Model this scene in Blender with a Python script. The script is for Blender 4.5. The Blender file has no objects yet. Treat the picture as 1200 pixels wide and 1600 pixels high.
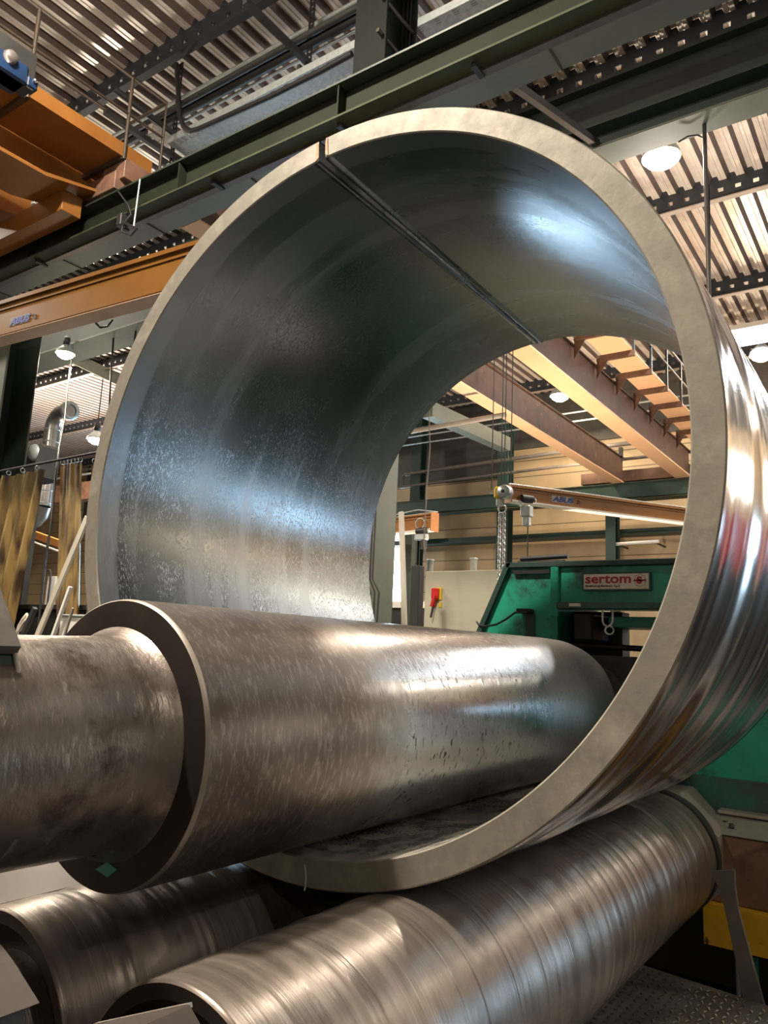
import bpy, math, random
from mathutils import Vector, Matrix
random.seed(7)
PI = math.pi

# ------------------------------------------------------------------ camera
CAMZ = 1.6
RT = Vector((0.573298, -0.818088, 0.045405))
UP = Vector((-0.16911, -0.063922, 0.983522))
FW = Vector((0.801705, 0.57153, 0.174993))
FPX = 1202.73
scn = bpy.context.scene
cam_data = bpy.data.cameras.new('camera')
cam = bpy.data.objects.new('camera', cam_data)
scn.collection.objects.link(cam)
m = Matrix((( RT.x, UP.x, -FW.x, 0), (RT.y, UP.y, -FW.y, 0), (RT.z, UP.z, -FW.z, CAMZ), (0, 0, 0, 1)))
cam.matrix_world = m
cam_data.sensor_fit = 'VERTICAL'
cam_data.sensor_height = 36.0
cam_data.sensor_width = 27.0
cam_data.lens = FPX / 1600 * 36.0
cam_data.clip_start = 0.05
cam_data.clip_end = 200
scn.camera = cam
scn.view_settings.view_transform = 'Standard'
scn.view_settings.look = 'None'
scn.view_settings.gamma = 1.0
scn.view_settings.use_curve_mapping = False
scn.view_settings.exposure = -0.1

# ------------------------------------------------------------------ world and large lights
world = bpy.data.worlds.new('world')
scn.world = world
world.use_nodes = True
wb = world.node_tree.nodes['Background']
wb.inputs[0].default_value = (0.55, 0.66, 0.8, 1)
wb.inputs[1].default_value = 0.5

UPL = .32      # share of each lamp's power given to an added fill light below it
WARM = (1.0, 0.80, 0.56)
NEUT = (1.0, 0.89, 0.74)
COOL = (0.62, 0.82, 1.0)

def area(name, loc, target, sx, sy, power, col, spread=PI):
    l = bpy.data.lights.new(name, 'AREA')
    l.shape = 'RECTANGLE' if sy else 'DISK'
    l.size = sx
    if sy: l.size_y = sy
    l.energy = power; l.color = col; l.spread = spread
    o = bpy.data.objects.new(name, l)
    scn.collection.objects.link(o)
    o.location = loc
    d = Vector(target) - Vector(loc)
    o.rotation_euler = d.to_track_quat('-Z', 'Y').to_euler()
    return o

# unseen roof lamps, most read from shadows and glints, some added to brighten the deck (the visible ones are built with their housings)
for (x, y, z, pw, c) in ((.75, 3.2, 6.9, 760, NEUT), (1.7, -5.0, 6.9, 110, NEUT), (-4.5, 3.9, 6.9, 240, NEUT),
                         (-4.5, -6.0, 6.9, 90, NEUT), (7.1, -6.0, 6.9, 190, NEUT), (14.0, -4.5, 6.9, 300, NEUT), (13.9, -9.5, 6.5, 260, WARM),
                         (-4.5, 9.0, 6.9, 320, NEUT), (1.6, 11.5, 6.9, 420, NEUT), (5.2, 9.0, 6.6, 420, NEUT), (10.0, 17.0, 6.5, 500, WARM)):
    area('roof_lamp_light', (x, y, z), (x, y, 0), 0.45, 0, pw, c)
    area('roof_lamp_uplight', (x, y, z - 1.6), (x, y, 9), 0.5, 0, pw * UPL, c)  # unseen fill light added to brighten the roof sheet

def at(px, py, X=None, Y=None, Z=None):
    """where the sight line of a photograph pixel meets a wall, side or level plane of the hall"""
    D = FW + RT * ((px - 600) / FPX) - UP * ((py - 800) / FPX)
    if X is not None: t = X / D.x
    elif Y is not None: t = Y / D.y
    else: t = (Z - CAMZ) / D.z
    return Vector((D.x * t, D.y * t, D.z * t + CAMZ))

# ------------------------------------------------------------------ materials
def new_mat(name):
    mt = bpy.data.materials.new(name); mt.use_nodes = True
    return mt, mt.node_tree.nodes, mt.node_tree.links, mt.node_tree.nodes['Principled BSDF']

def surf(name, col, col2=None, metal=0.0, rough=0.5, rough2=None, scale=6.0, stretch=(1, 1, 1), lo=0.35, hi=0.65,
         bump=0.0, bscale=None, bstretch=None, dirt=None, dscale=2.0, dlo=.5, dhi=.7, spec=0.5, detail=6, col3=None, s3=30, st3=None, l3=.6, h3=.7):
    mt, N, L, B = new_mat(name)
    B.inputs['Metallic'].default_value = metal
    B.inputs['Specular IOR Level'].default_value = spec
    tc = N.new('ShaderNodeTexCoord')
    def noise(sc, st, det=detail, rough_=.6):
        mp = N.new('ShaderNodeMapping'); mp.inputs['Scale'].default_value = st
        L.new(tc.outputs['Object'], mp.inputs['Vector'])
        n = N.new('ShaderNodeTexNoise'); n.inputs['Scale'].default_value = sc
        n.inputs['Detail'].default_value = det; n.inputs['Roughness'].default_value = rough_
        L.new(mp.outputs[0], n.inputs['Vector'])
        return n.outputs['Fac']
    def rng(v, a, b, c, d):
        r = N.new('ShaderNodeMapRange'); r.inputs[1].default_value = a; r.inputs[2].default_value = b
        r.inputs[3].default_value = c; r.inputs[4].default_value = d
        L.new(v, r.inputs[0]); return r.outputs[0]
    def mix(f, a, b):
        x = N.new('ShaderNodeMix'); x.data_type = 'RGBA'
        L.new(f, x.inputs[0])
        for s, v in ((6, a), (7, b)):
            if isinstance(v, tuple): x.inputs[s].default_value = (*v, 1)
            else: L.new(v, x.inputs[s])
        return x.outputs[2]
    n1 = noise(scale, stretch)
    c = col
    f1 = rng(n1, lo, hi, 0, 1)
    if col2: c = mix(f1, col, col2)
    if col3: c = mix(rng(noise(s3, st3 or stretch, 3), l3, h3, 0, 1), c, col3)
    if dirt: c = mix(rng(noise(dscale, (1, 1, 1), 8, .65), dlo, dhi, 0, 1), c, dirt)
    if isinstance(c, tuple): B.inputs['Base Color'].default_value = (*c, 1)
    else: L.new(c, B.inputs['Base Color'])
    if rough2 is not None: L.new(rng(n1, lo, hi, rough, rough2), B.inputs['Roughness'])
    else: B.inputs['Roughness'].default_value = rough
    if bump:
        bp = N.new('ShaderNodeBump'); bp.inputs['Strength'].default_value = bump; bp.inputs['Distance'].default_value = 0.01
        L.new(noise(bscale or scale, bstretch or stretch), bp.inputs['Height'])
        L.new(bp.outputs[0], B.inputs['Normal'])
    return mt

def glow(name, col, strength):
    mt, N, L, B = new_mat(name)
    B.inputs['Base Color'].default_value = (*col, 1)
    B.inputs['Emission Color'].default_value = (*col, 1)
    B.inputs['Emission Strength'].default_value = strength
    return mt

M = {}
M['cut_face'] = surf('sawn_plate_edge', (.35, .325, .27), (.29, .27, .23), metal=.45, rough=.52, rough2=.62, scale=14, dirt=(.50, .46, .39), dscale=5, dlo=.52, dhi=.72, bump=.06, bscale=60)
M['inner'] = None
M['roll'] = surf('worn_roll_steel', (.29, .26, .235), (.36, .33, .30), metal=.8, rough=.30, rough2=.40, scale=5, stretch=(2.5, 1, 1), bump=.10, bscale=40, bstretch=(1.6, .8, .8), dirt=(.22, .18, .15), dscale=3.2, dlo=.52, dhi=.75, col3=(.14, .115, .10), s3=34, st3=(1.6, .7, .7), l3=.66, h3=.72)
M['journal'] = surf('journal_steel', (.22, .185, .16), (.30, .26, .23), metal=.75, rough=.26, rough2=.42, scale=7, bump=.35, bscale=16, bstretch=(2, .8, .8), stretch=(1, .8, .8), dirt=(.07, .05, .04), dscale=7, dlo=.52, dhi=.68, col3=(.5, .46, .42), s3=28, st3=(1.4, .5, .5), l3=.62, h3=.72)
M['shoulder'] = surf('shoulder_steel', (.022, .016, .0125), (.034, .025, .02), metal=0, spec=.3, rough=.6, scale=8, bump=.03)
M['roll'] = 'X'
M['low_roll'] = surf('grooved_roll_steel', (.17, .14, .118), (.245, .205, .175), metal=.5, rough=.27, rough2=.40, scale=4, stretch=(7, .5, .5), bump=.16, bscale=5, bstretch=(16, .3, .3), dirt=(.095, .075, .06), dscale=2.5, dlo=.45, dhi=.7, col3=(.36, .32, .28), s3=7, st3=(12, .3, .3), l3=.62, h3=.72)
M['green'] = surf('green_machine_paint', (.014, .33, .215), (.018, .26, .175), rough=.38, scale=5, dirt=(.02, .055, .045), dscale=4.0, dlo=.52, dhi=.66, bump=.05, col3=(.06, .36, .26), s3=9, l3=.62, h3=.75)
M['green_worn'] = surf('worn_green_paint', (.02, .13, .09), (.035, .07, .055), rough=.45, scale=7, dirt=(.05, .05, .045), dscale=5, dlo=.45, dhi=.65)
M['green_dark'] = surf('dark_green_paint', (.016, .06, .047), (.03, .045, .04), rough=.45, scale=6)
M['olive'] = surf('olive_structural_paint', (.055, .066, .034), (.045, .055, .03), rough=.7, spec=.2, scale=3, dirt=(.03, .033, .02), dscale=2.5)
M['sage'] = surf('grey_green_structural_paint', (.17, .19, .15), (.14, .16, .13), rough=.5, scale=3)
M['beige_col'] = surf('beige_green_column_paint', (.34, .34, .26), (.29, .29, .22), rough=.5, scale=4)  # column paint made paler to hold the light on its lower part
M['dark_column'] = surf('dark_upper_column_paint', (.012, .014, .012), (.009, .011, .009), rough=.7, spec=.2, scale=4)  # same column, its dimmer light higher up painted in as a darker colour
M['web_dark'] = surf('shadow_green_girder_web', (.020, .026, .016), (.015, .02, .012), rough=.75, scale=3, spec=.15)  # girder green darkened to hold the shade under the top flange
M['girder'] = surf('dark_green_girder_paint', (.035, .05, .037), (.025, .035, .028), rough=.5, scale=3)
M['purlin'] = surf('dark_blue_grey_purlin', (.018, .022, .03), (.025, .028, .034), rough=.55)
M['purlin_lip'] = surf('pale_purlin_lip', (.36, .30, .26), (.30, .25, .22), rough=.5)  # purlin flange painted paler for the light on its underside
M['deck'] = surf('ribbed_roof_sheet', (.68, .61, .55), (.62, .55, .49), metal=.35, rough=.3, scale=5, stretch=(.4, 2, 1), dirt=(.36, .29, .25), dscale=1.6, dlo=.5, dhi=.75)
M['deck_web'] = surf('perforated_roof_sheet_web', (.17, .125, .11), (.13, .10, .09), metal=.2, rough=.45)  # rib sides painted dark brown, with the shade of the grooves in the colour
M['orange'] = surf('orange_crane_paint', (.34, .14, .03), (.28, .11, .024), rough=.42, scale=3, dirt=(.30, .12, .04), dscale=2.5, dlo=.55, dhi=.8)
M['amber'] = surf('amber_crane_paint', (.15, .066, .012), (.12, .05, .009), rough=.33, scale=3, dirt=(.13, .055, .015), dscale=2.5, dlo=.55, dhi=.8)
M['rust_orange'] = surf('rusty_orange_crane_paint', (.13, .065, .04), (.085, .045, .03), rough=.6, scale=5, dirt=(.24, .12, .06), dscale=7, dlo=.6, dhi=.7)  # crane orange darkened, with the shade of the sides painted in
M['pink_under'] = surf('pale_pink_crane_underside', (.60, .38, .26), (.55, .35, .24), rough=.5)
M['peach'] = surf('pale_orange_crane_paint', (.86, .52, .29), (.82, .48, .26), rough=.45, scale=2)  # crane orange painted paler where light reaches the undersides
M['yellow_box'] = surf('yellow_safety_paint', (.85, .48, .02), (.7, .38, .02), rough=.5, scale=12, dirt=(.12, .08, .02), dscale=9, dlo=.6, dhi=.66)
M['rust'] = surf('rusty_brown_block', (.22, .11, .07), (.28, .16, .11), rough=.5, scale=6, dirt=(.12, .07, .05), dscale=4)
M['pale_steel'] = surf('pale_bare_steel', (.42, .37, .32), (.35, .31, .27), metal=.5, rough=.45, scale=10)
M['table_steel'] = surf('matt_brown_table_steel', (.080, .066, .056), (.062, .052, .044), rough=.55, spec=.3, scale=6)
M['worn_cap'] = surf('worn_grey_cap_steel', (.14, .128, .118), (.10, .09, .082), rough=.5, metal=.3, scale=9, dirt=(.05, .04, .035), dscale=8)
M['galv'] = surf('galvanised_steel', (.50, .54, .54), (.38, .42, .43), metal=.55, rough=.42, scale=22)
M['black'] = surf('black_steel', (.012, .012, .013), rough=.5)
M['dark'] = surf('dark_grey_steel', (.03, .03, .03), (.04, .04, .04), metal=.3, rough=.5)
M['pipe'] = surf('grey_brown_pipe', (.15, .13, .12), (.11, .10, .09), metal=.3, rough=.45)
M['rail_steel'] = surf('brown_rail_steel', (.075, .052, .036), (.055, .04, .03), metal=.2, rough=.5, scale=12)
M['chrome'] = surf('bright_chain_steel', (.72, .72, .72), metal=1, rough=.25)
M['bright_shackle'] = surf('bright_zinc_shackle', (.75, .74, .70), metal=.4, rough=.35)
M['cream'] = surf('cream_cabinet_paint', (.50, .47, .36), (.45, .42, .33), rough=.45, scale=3, stretch=(1, 1, 2))
M['wall'] = None
M['conc'] = surf('concrete_floor', (.05, .047, .044), (.035, .033, .031), rough=.45, scale=2, dirt=(.06, .055, .05), dscale=1.2)
M['conc_wall'] = surf('side_wall_render', (.42, .38, .32), (.36, .33, .28), rough=.7)
M['eaves'] = surf('dark_eaves_cladding', (.075, .07, .06), (.06, .055, .05), rough=.6)
M['stud'] = surf('worn_tread_studs', (.5, .47, .43), metal=.9, rough=.3)
M['plate'] = surf('steel_chequer_plate', (.20, .18, .16), (.26, .24, .21), metal=.7, rough=.4, rough2=.5, scale=9)
M['curtain'] = None
M['white'] = surf('white_paint', (.75, .73, .68), rough=.4)
M['offwhite'] = surf('weathered_pale_wood', (.55, .50, .42), (.46, .42, .35), rough=.6, scale=8, stretch=(1, 1, .3))
M['red'] = surf('red_plastic', (.55, .02, .02), rough=.35)
M['yellow'] = surf('yellow_plastic', (.75, .50, .02), rough=.4)
M['blue'] = surf('blue_hoist_paint', (.007, .03, .09), (.005, .02, .06), rough=.4, scale=6)
M['navy'] = surf('navy_lettering', (.03, .05, .22), rough=.5)
M['crimson'] = surf('crimson_lettering', (.38, .012, .02), rough=.45)
M['sign'] = surf('cream_sign_enamel', (.74, .68, .58), (.68, .60, .50), rough=.35, scale=14, dirt=(.5, .40, .32), dscale=22, dlo=.62, dhi=.7)
M['lamp_glass'] = glow('lit_lamp_glass', (1.0, .86, .58), 26)
M['lamp_cool'] = glow('lit_cool_lamp_glass', (.86, .94, 1.0), 26)
M['tube'] = glow('lit_lamp_tube', (.93, .97, 1.0), 5)
M['daylight'] = glow('daylit_panel', (.52, .77, 1.0), 15.0)
M['milky'] = glow('milky_daylit_panel', (.95, .93, .88), 4.0)
M['duct'] = surf('spiral_duct_metal', (.36, .35, .33), (.28, .27, .26), metal=.7, rough=.3, scale=4)
M['redpaint'] = surf('red_door_paint', (.55, .02, .05), rough=.4)

def make_inner():
    mt, N, L, B = new_mat('rolled_inner_steel')
    B.inputs['Metallic'].default_value = .93
    tc = N.new('ShaderNodeTexCoord')
    def noise(sc, st=(1, 1, 1), det=6, r=.6):
        mp = N.new('ShaderNodeMapping'); mp.inputs['Scale'].default_value = st
        L.new(tc.outputs['Object'], mp.inputs['Vector'])
        n = N.new('ShaderNodeTexNoise'); n.inputs['Scale'].default_value = sc; n.inputs['Detail'].default_value = det
        n.inputs['Roughness'].default_value = r
        L.new(mp.outputs[0], n.inputs['Vector']); return n.outputs['Fac']
    def rng(v, a, b, c, d):
        q = N.new('ShaderNodeMapRange')
        for i, k in enumerate((a, b, c, d)): q.inputs[i + 1].default_value = k
        L.new(v, q.inputs[0]); return q.outputs[0]
    def mth(op, a, b):
        q = N.new('ShaderNodeMath'); q.operation = op
        for i, k in enumerate((a, b)):
            if isinstance(k, (int, float)): q.inputs[i].default_value = k
            else: L.new(k, q.inputs[i])
        return q.outputs[0]
    sep = N.new('ShaderNodeSeparateXYZ'); L.new(tc.outputs['Object'], sep.inputs[0])
    edge = rng(sep.outputs['X'], .085, .10, 1, 0)              # clean ground strip along the near rim
    band = rng(noise(2.2, (3.0, .25, .25), 4), .50, .64, 0, 1)  # clean stripes running round the plate
    patch = rng(noise(2.2, (1, 1, 1), 4, .5), .30, .72, 0, 1)
    speck = rng(noise(170, (1, .5, .35), 3, .7), .53, .66, 0, 1)
    low = rng(sep.outputs['Z'], -.4, .85, 1, 0)
    clean = mth('MAXIMUM', edge, mth('MULTIPLY', band, .75))
    sp = mth('MULTIPLY', mth('MULTIPLY', speck, rng(noise(3.5), .40, .58, 0, 1)), mth('SUBTRACT', 1, clean))
    sp = mth('MULTIPLY', sp, low)
    def mix(f, a, b):
        x = N.new('ShaderNodeMix'); x.data_type = 'RGBA'; L.new(f, x.inputs[0])
        for s, v in ((6, a), (7, b)):
            if isinstance(v, tuple): x.inputs[s].default_value = (*v, 1)
            else: L.new(v, x.inputs[s])
        return x.outputs[2]
    c = mix(patch, (.19, .21, .22), (.25, .27, .285))
    c = mix(clean, c, (.32, .34, .36))
    c = mix(sp, c, (.56, .61, .64))
    # bright bottom of the ring, its light painted in as mottled pale beige
    bottom_glow = mth('MULTIPLY', rng(sep.outputs['Z'], -.93, -1.03, 0, 1), rng(noise(9, (1, 1.5, 1.5), 6, .65), .36, .56, .25, 1))
    c = mix(bottom_glow, c, (.52, .48, .41))
    L.new(rng(bottom_glow, 0, 1, .93, .25), B.inputs['Metallic'])
    L.new(c, B.inputs['Base Color'])
    r = mth('ADD', rng(patch, 0, 1, .20, .29), mth('MULTIPLY', clean, .09))
    r = mth('ADD', r, mth('MULTIPLY', sp, .22))
    L.new(r, B.inputs['Roughness'])
    bp = N.new('ShaderNodeBump'); bp.inputs['Strength'].default_value = .10; bp.inputs['Distance'].default_value = .003
    L.new(mth('ADD', speck, mth('MULTIPLY', noise(9, (1, 1, 1), 4), 1.2)), bp.inputs['Height']); L.new(bp.outputs[0], B.inputs['Normal'])
    return mt
M['inner'] = make_inner()
M['outer'] = surf('rolled_outer_steel', (.36, .33, .30), (.46, .43, .40), metal=.9, rough=.14, rough2=.22, scale=3, stretch=(9, .4, .4), bump=.02, bscale=3, bstretch=(14, .3, .3), dirt=(.33, .28, .24), dscale=2.4, dlo=.5, dhi=.7)
M['torch'] = surf('torch_cut_orange_rust', (.42, .20, .09), (.52, .40, .28), metal=.3, rough=.6, scale=30)

def make_roll():
    mt, N, L, B = new_mat('worn_upper_roll_steel')
    tc = N.new('ShaderNodeTexCoord')
    def noise(sc, st=(1, 1, 1), det=6, ro=.6):
        mp = N.new('ShaderNodeMapping'); mp.inputs['Scale'].default_value = st
        L.new(tc.outputs['Object'], mp.inputs['Vector'])
        n = N.new('ShaderNodeTexNoise'); n.inputs['Scale'].default_value = sc; n.inputs['Detail'].default_value = det
        n.inputs['Roughness'].default_value = ro
        L.new(mp.outputs[0], n.inputs['Vector']); return n.outputs['Fac']
    def rng(v, a, b, c, d):
        q = N.new('ShaderNodeMapRange')
        for i, k in enumerate((a, b, c, d)): q.inputs[i + 1].default_value = k
        L.new(v, q.inputs[0]); return q.outputs[0]
    def mth(op, a, b):
        q = N.new('ShaderNodeMath'); q.operation = op
        for i, k in enumerate((a, b)):
            if isinstance(k, (int, float)): q.inputs[i].default_value = k
            else: L.new(k, q.inputs[i])
        return q.outputs[0]
    def mix(f, a, b):
        x = N.new('ShaderNodeMix'); x.data_type = 'RGBA'; L.new(f, x.inputs[0])
        for s_, v in ((6, a), (7, b)):
            if isinstance(v, tuple): x.inputs[s_].default_value = (*v, 1)
            else: L.new(v, x.inputs[s_])
        return x.outputs[2]
    sep = N.new('ShaderNodeSeparateXYZ'); L.new(tc.outputs['Object'], sep.inputs[0])
    X = mth('ADD', sep.outputs['X'], mth('MULTIPLY', mth('SUBTRACT', noise(9, (1.5, 1, 1)), .5), .35))
    pol = rng(X, .62, .86, 0, 1)                     # where the plates have run the roll is polished
    end = rng(X, 1.75, 2.1, 0, 1)
    pol = mth('MULTIPLY', pol, rng(end, 0, 1, 1, .45))
    pits = mth('MULTIPLY', pol, mth('MULTIPLY', rng(noise(62, (1.5, .55, .55), 2, .5), .635, .665, 0, 1), rng(noise(3), .40, .62, .25, 1)))
    scr = rng(noise(60, (1.3, .5, .35), 3, .7), .50, .68, 0, 1)
    stain = rng(noise(3.5, (1, 1, 1), 7), .42, .66, 0, 1)
    c = mix(stain, (.20, .165, .14), (.125, .095, .078))
    c = mix(mth('MULTIPLY', scr, .45), c, (.42, .38, .34))
    c = mix(pol, c, mix(stain, (.36, .365, .37), (.28, .285, .29)))
    c = mix(pits, c, (.012, .010, .009))
    L.new(c, B.inputs['Base Color'])
    L.new(rng(pol, 0, 1, .62, .92), B.inputs['Metallic'])
    L.new(mth('ADD', rng(pol, 0, 1, .42, .23), mth('MULTIPLY', pits, .3)), B.inputs['Roughness'])
    bp = N.new('ShaderNodeBump'); bp.inputs['Strength'].default_value = .22; bp.inputs['Distance'].default_value = .002
    L.new(mth('SUBTRACT', mth('MULTIPLY', scr, .5), pits), bp.inputs['Height']); L.new(bp.outputs[0], B.inputs['Normal'])
    return mt
M['roll'] = make_roll()

def make_wall():
    mt, N, L, B = new_mat('sandwich_wall_panels')
    B.inputs['Roughness'].default_value = .55
    tc = N.new('ShaderNodeTexCoord'); sep = N.new('ShaderNodeSeparateXYZ'); L.new(tc.outputs['Object'], sep.inputs[0])
    q = N.new('ShaderNodeMath'); q.operation = 'MODULO'; q.inputs[1].default_value = .37; L.new(sep.outputs['Z'], q.inputs[0])
    r = N.new('ShaderNodeMath'); r.operation = 'LESS_THAN'; r.inputs[1].default_value = .018; L.new(q.outputs[0], r.inputs[0])
    n = N.new('ShaderNodeTexNoise'); n.inputs['Scale'].default_value = 1.3; n.inputs['Detail'].default_value = 6; L.new(tc.outputs['Object'], n.inputs['Vector'])
    cr = N.new('ShaderNodeValToRGB'); cr.color_ramp.elements[0].position = .35; cr.color_ramp.elements[1].position = .7
    cr.color_ramp.elements[0].color = (.56, .42, .25, 1); cr.color_ramp.elements[1].color = (.42, .31, .19, 1)
    L.new(n.outputs['Fac'], cr.inputs[0])
    x = N.new('ShaderNodeMix'); x.data_type = 'RGBA'; L.new(r.outputs[0], x.inputs[0]); L.new(cr.outputs[0], x.inputs[6]); x.inputs[7].default_value = (.13, .09, .055, 1)
    L.new(x.outputs[2], B.inputs['Base Color'])
    return mt
M['wall'] = make_wall()

def make_curtain():
    mt, N, L, B = new_mat('amber_welding_curtain')
    B.inputs['Roughness'].default_value = .28
    tc = N.new('ShaderNodeTexCoord')
    n = N.new('ShaderNodeTexNoise'); n.inputs['Scale'].default_value = 4; n.inputs['Detail'].default_value = 7
    mp = N.new('ShaderNodeMapping'); mp.inputs['Scale'].default_value = (1, 2.6, .45); L.new(tc.outputs['Object'], mp.inputs[0]); L.new(mp.outputs[0], n.inputs['Vector'])
    cr = N.new('ShaderNodeValToRGB'); cr.color_ramp.elements[0].position = .40; cr.color_ramp.elements[1].position = .60
    cr.color_ramp.elements[0].color = (.045, .024, .011, 1); cr.color_ramp.elements[1].color = (.34, .22, .075, 1)
    L.new(n.outputs['Fac'], cr.inputs[0]); L.new(cr.outputs[0], B.inputs['Base Color'])
    B.inputs['Transmission Weight'].default_value = .25
    return mt
M['curtain'] = make_curtain()

# ------------------------------------------------------------------ mesh building
class MB:
    def __init__(s): s.v = []; s.f = []; s.sm = []; s.mi = []
    def add(s, vs, fs, smooth=False, mi=0):
        b = len(s.v); s.v += [tuple(v) for v in vs]
        for f in fs: s.f.append([b + i for i in f]); s.sm.append(smooth); s.mi.append(mi)
        return s
    def box(s, x0, x1, y0, y1, z0, z1, mi=0):
        vs = [(x, y, z) for x in (x0, x1) for y in (y0, y1) for z in (z0, z1)]
        return s.add(vs, [(0, 1, 3, 2), (4, 6, 7, 5), (0, 4, 5, 1), (2, 3, 7, 6), (0, 2, 6, 4), (1, 5, 7, 3)], False, mi)
    def bbox(s, x0, x1, y0, y1, z0, z1, b=.004):
        """box with chamfered edges"""
        if x1 < x0: x0, x1 = x1, x0
        if y1 < y0: y0, y1 = y1, y0
        if z1 < z0: z0, z1 = z1, z0
        b = min(b, (x1 - x0) * .3, (y1 - y0) * .3, (z1 - z0) * .3)
        import bmesh
        bm = bmesh.new(); bmesh.ops.create_cube(bm, size=1)
        for v in bm.verts: v.co = ((x0 + x1) / 2 + v.co.x * (x1 - x0), (y0 + y1) / 2 + v.co.y * (y1 - y0), (z0 + z1) / 2 + v.co.z * (z1 - z0))
        bmesh.ops.bevel(bm, geom=bm.edges[:] + bm.verts[:], offset=b, segments=1, affect='EDGES')
        bm.verts.index_update()
        s.add([v.co[:] for v in bm.verts], [[v.index for v in f.verts] for f in bm.faces]); bm.free(); return s
    def beam(s, p0, p1, w, h, up=(0, 0, 1), off=(0, 0)):
        """rectangular bar between two points; w sideways, h along up; off shifts it (sideways, up)"""
        p0 = Vector(p0); p1 = Vector(p1); d = (p1 - p0).normalized(); u = Vector(up)
        r = d.cross(u).normalized(); u = r.cross(d).normalized()
        vs = []
        for p in (p0, p1):
            for a, b in ((-1, -1), (1, -1), (1, 1), (-1, 1)):
                vs.append(p + r * (off[0] + a * w / 2) + u * (off[1] + b * h / 2))
        return s.add(vs, [(3, 2, 1, 0), (4, 5, 6, 7), (0, 1, 5, 4), (1, 2, 6, 5), (2, 3, 7, 6), (3, 0, 4, 7)])
    def ibeam(s, p0, p1, h, w, tf=.015, tw=.01):
        """I section, p0-p1 is the centre of the underside"""
        s.beam(p0, p1, w, tf, off=(0, tf / 2)); s.beam(p0, p1, w, tf, off=(0, h - tf / 2)); s.beam(p0, p1, tw, h - 2 * tf, off=(0, h / 2))
        return s
    def tube(s, pts, r, n=10, caps=True):
        pts = [Vector(p) for p in pts]; rings = []; prev = None
        for i, p in enumerate(pts):
            d = (pts[min(i + 1, len(pts) - 1)] - pts[max(i - 1, 0)]).normalized()
            if prev is None:
                a = Vector((0, 0, 1)) if abs(d.z) < .9 else Vector((1, 0, 0))
                u = d.cross(a).normalized()
            else: u = (prev - d * prev.dot(d)).normalized()
            prev = u; w = d.cross(u); rr = r[i] if isinstance(r, (list, tuple)) else r
            rings.append([p + (u * math.cos(2 * PI * k / n) + w * math.sin(2 * PI * k / n)) * rr for k in range(n)])
        vs = [v for rg in rings for v in rg]; fs = []
        for i in range(len(pts) - 1):
            for k in range(n): fs.append((i * n + k, i * n + (k + 1) % n, (i + 1) * n + (k + 1) % n, (i + 1) * n + k))
        s.add(vs, fs, True)
        if caps: s.add(rings[0], [tuple(range(n))[::-1]]); s.add(rings[-1], [tuple(range(n))])
        return s
    def lathe(s, prof, c, n=96, axis='X', smooth=True, mi=0):
        """prof = [(along, radius)], axis through c"""
        vs = []
        for a, r in prof:
            for k in range(n):
                t = 2 * PI * k / n; ca, sa = math.cos(t) * r, math.sin(t) * r
                if axis == 'X': vs.append((a, c[0] + ca, c[1] + sa))
                elif axis == 'Y': vs.append((c[0] + sa, a, c[1] + ca))
                else: vs.append((c[0] + ca, c[1] + sa, a))
        fs = []
        for i in range(len(prof) - 1):
            for k in range(n): fs.append((i * n + k, i * n + (k + 1) % n, (i + 1) * n + (k + 1) % n, (i + 1) * n + k))
        fs = [f[::-1] for f in fs]
        s.add(vs, fs, smooth, mi); return s
    def prism(s, poly, axis, a0, a1, mi=0):
        """poly = 2-D outline in the plane across axis, extruded from a0 to a1"""
        def P(q, a):
            return (a, q[0], q[1]) if axis == 'X' else ((q[0], a, q[1]) if axis == 'Y' else (q[0], q[1], a))
        n = len(poly); vs = [P(q, a0) for q in poly] + [P(q, a1) for q in poly]
        fs = [tuple(range(n))[::-1], tuple(range(n, 2 * n))] + [(i, (i + 1) % n, n + (i + 1) % n, n + i) for i in range(n)]
        return s.add(vs, fs, False, mi)
    def torus(s, c, R, r, ax=(0, 0, 1), n=20, k=8, sx=1.0, a0=0, a1=2 * PI, e=None):
        ax = Vector(ax).normalized(); u = Vector(e) if e else ax.cross(Vector((0, 0, 1)) if abs(ax.z) < .9 else Vector((1, 0, 0))).normalized()
        w = ax.cross(u); c = Vector(c)
        full = abs(a1 - a0 - 2 * PI) < 1e-6
        pts = [c + u * math.cos(a0 + (a1 - a0) * i / n) * R * sx + w * math.sin(a0 + (a1 - a0) * i / n) * R for i in range(n + 1)]
        return s.tube(pts, r, k, caps=not full)

def fixn(me):
    import bmesh
    bm = bmesh.new(); bm.from_mesh(me); bmesh.ops.recalc_face_normals(bm, faces=bm.faces[:]); bm.to_mesh(me); bm.free()

def build(name, mb, mats, loc=(0, 0, 0), parent=None, ploc=(0, 0, 0)):
    me = bpy.data.meshes.new(name)
    o0 = Vector(loc)
    me.from_pydata([tuple(Vector(v) - o0) for v in mb.v], [], mb.f)
    for i, p in enumerate(me.polygons): p.use_smooth = mb.sm[i]; p.material_index = mb.mi[i]
    fixn(me)
    for mt in (mats if isinstance(mats, (list, tuple)) else [mats]): me.materials.append(M[mt] if isinstance(mt, str) else mt)
    o = bpy.data.objects.new(name, me); scn.collection.objects.link(o)
    o.location = o0 - Vector(ploc)
    if parent: o.parent = parent
    return o

def tag(o, label=None, cat=None, group=None, kind=None):
    if label: o['label'] = label
    if cat: o['category'] = cat
    if group: o['group'] = group
    if kind: o['kind'] = kind
    return o

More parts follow.
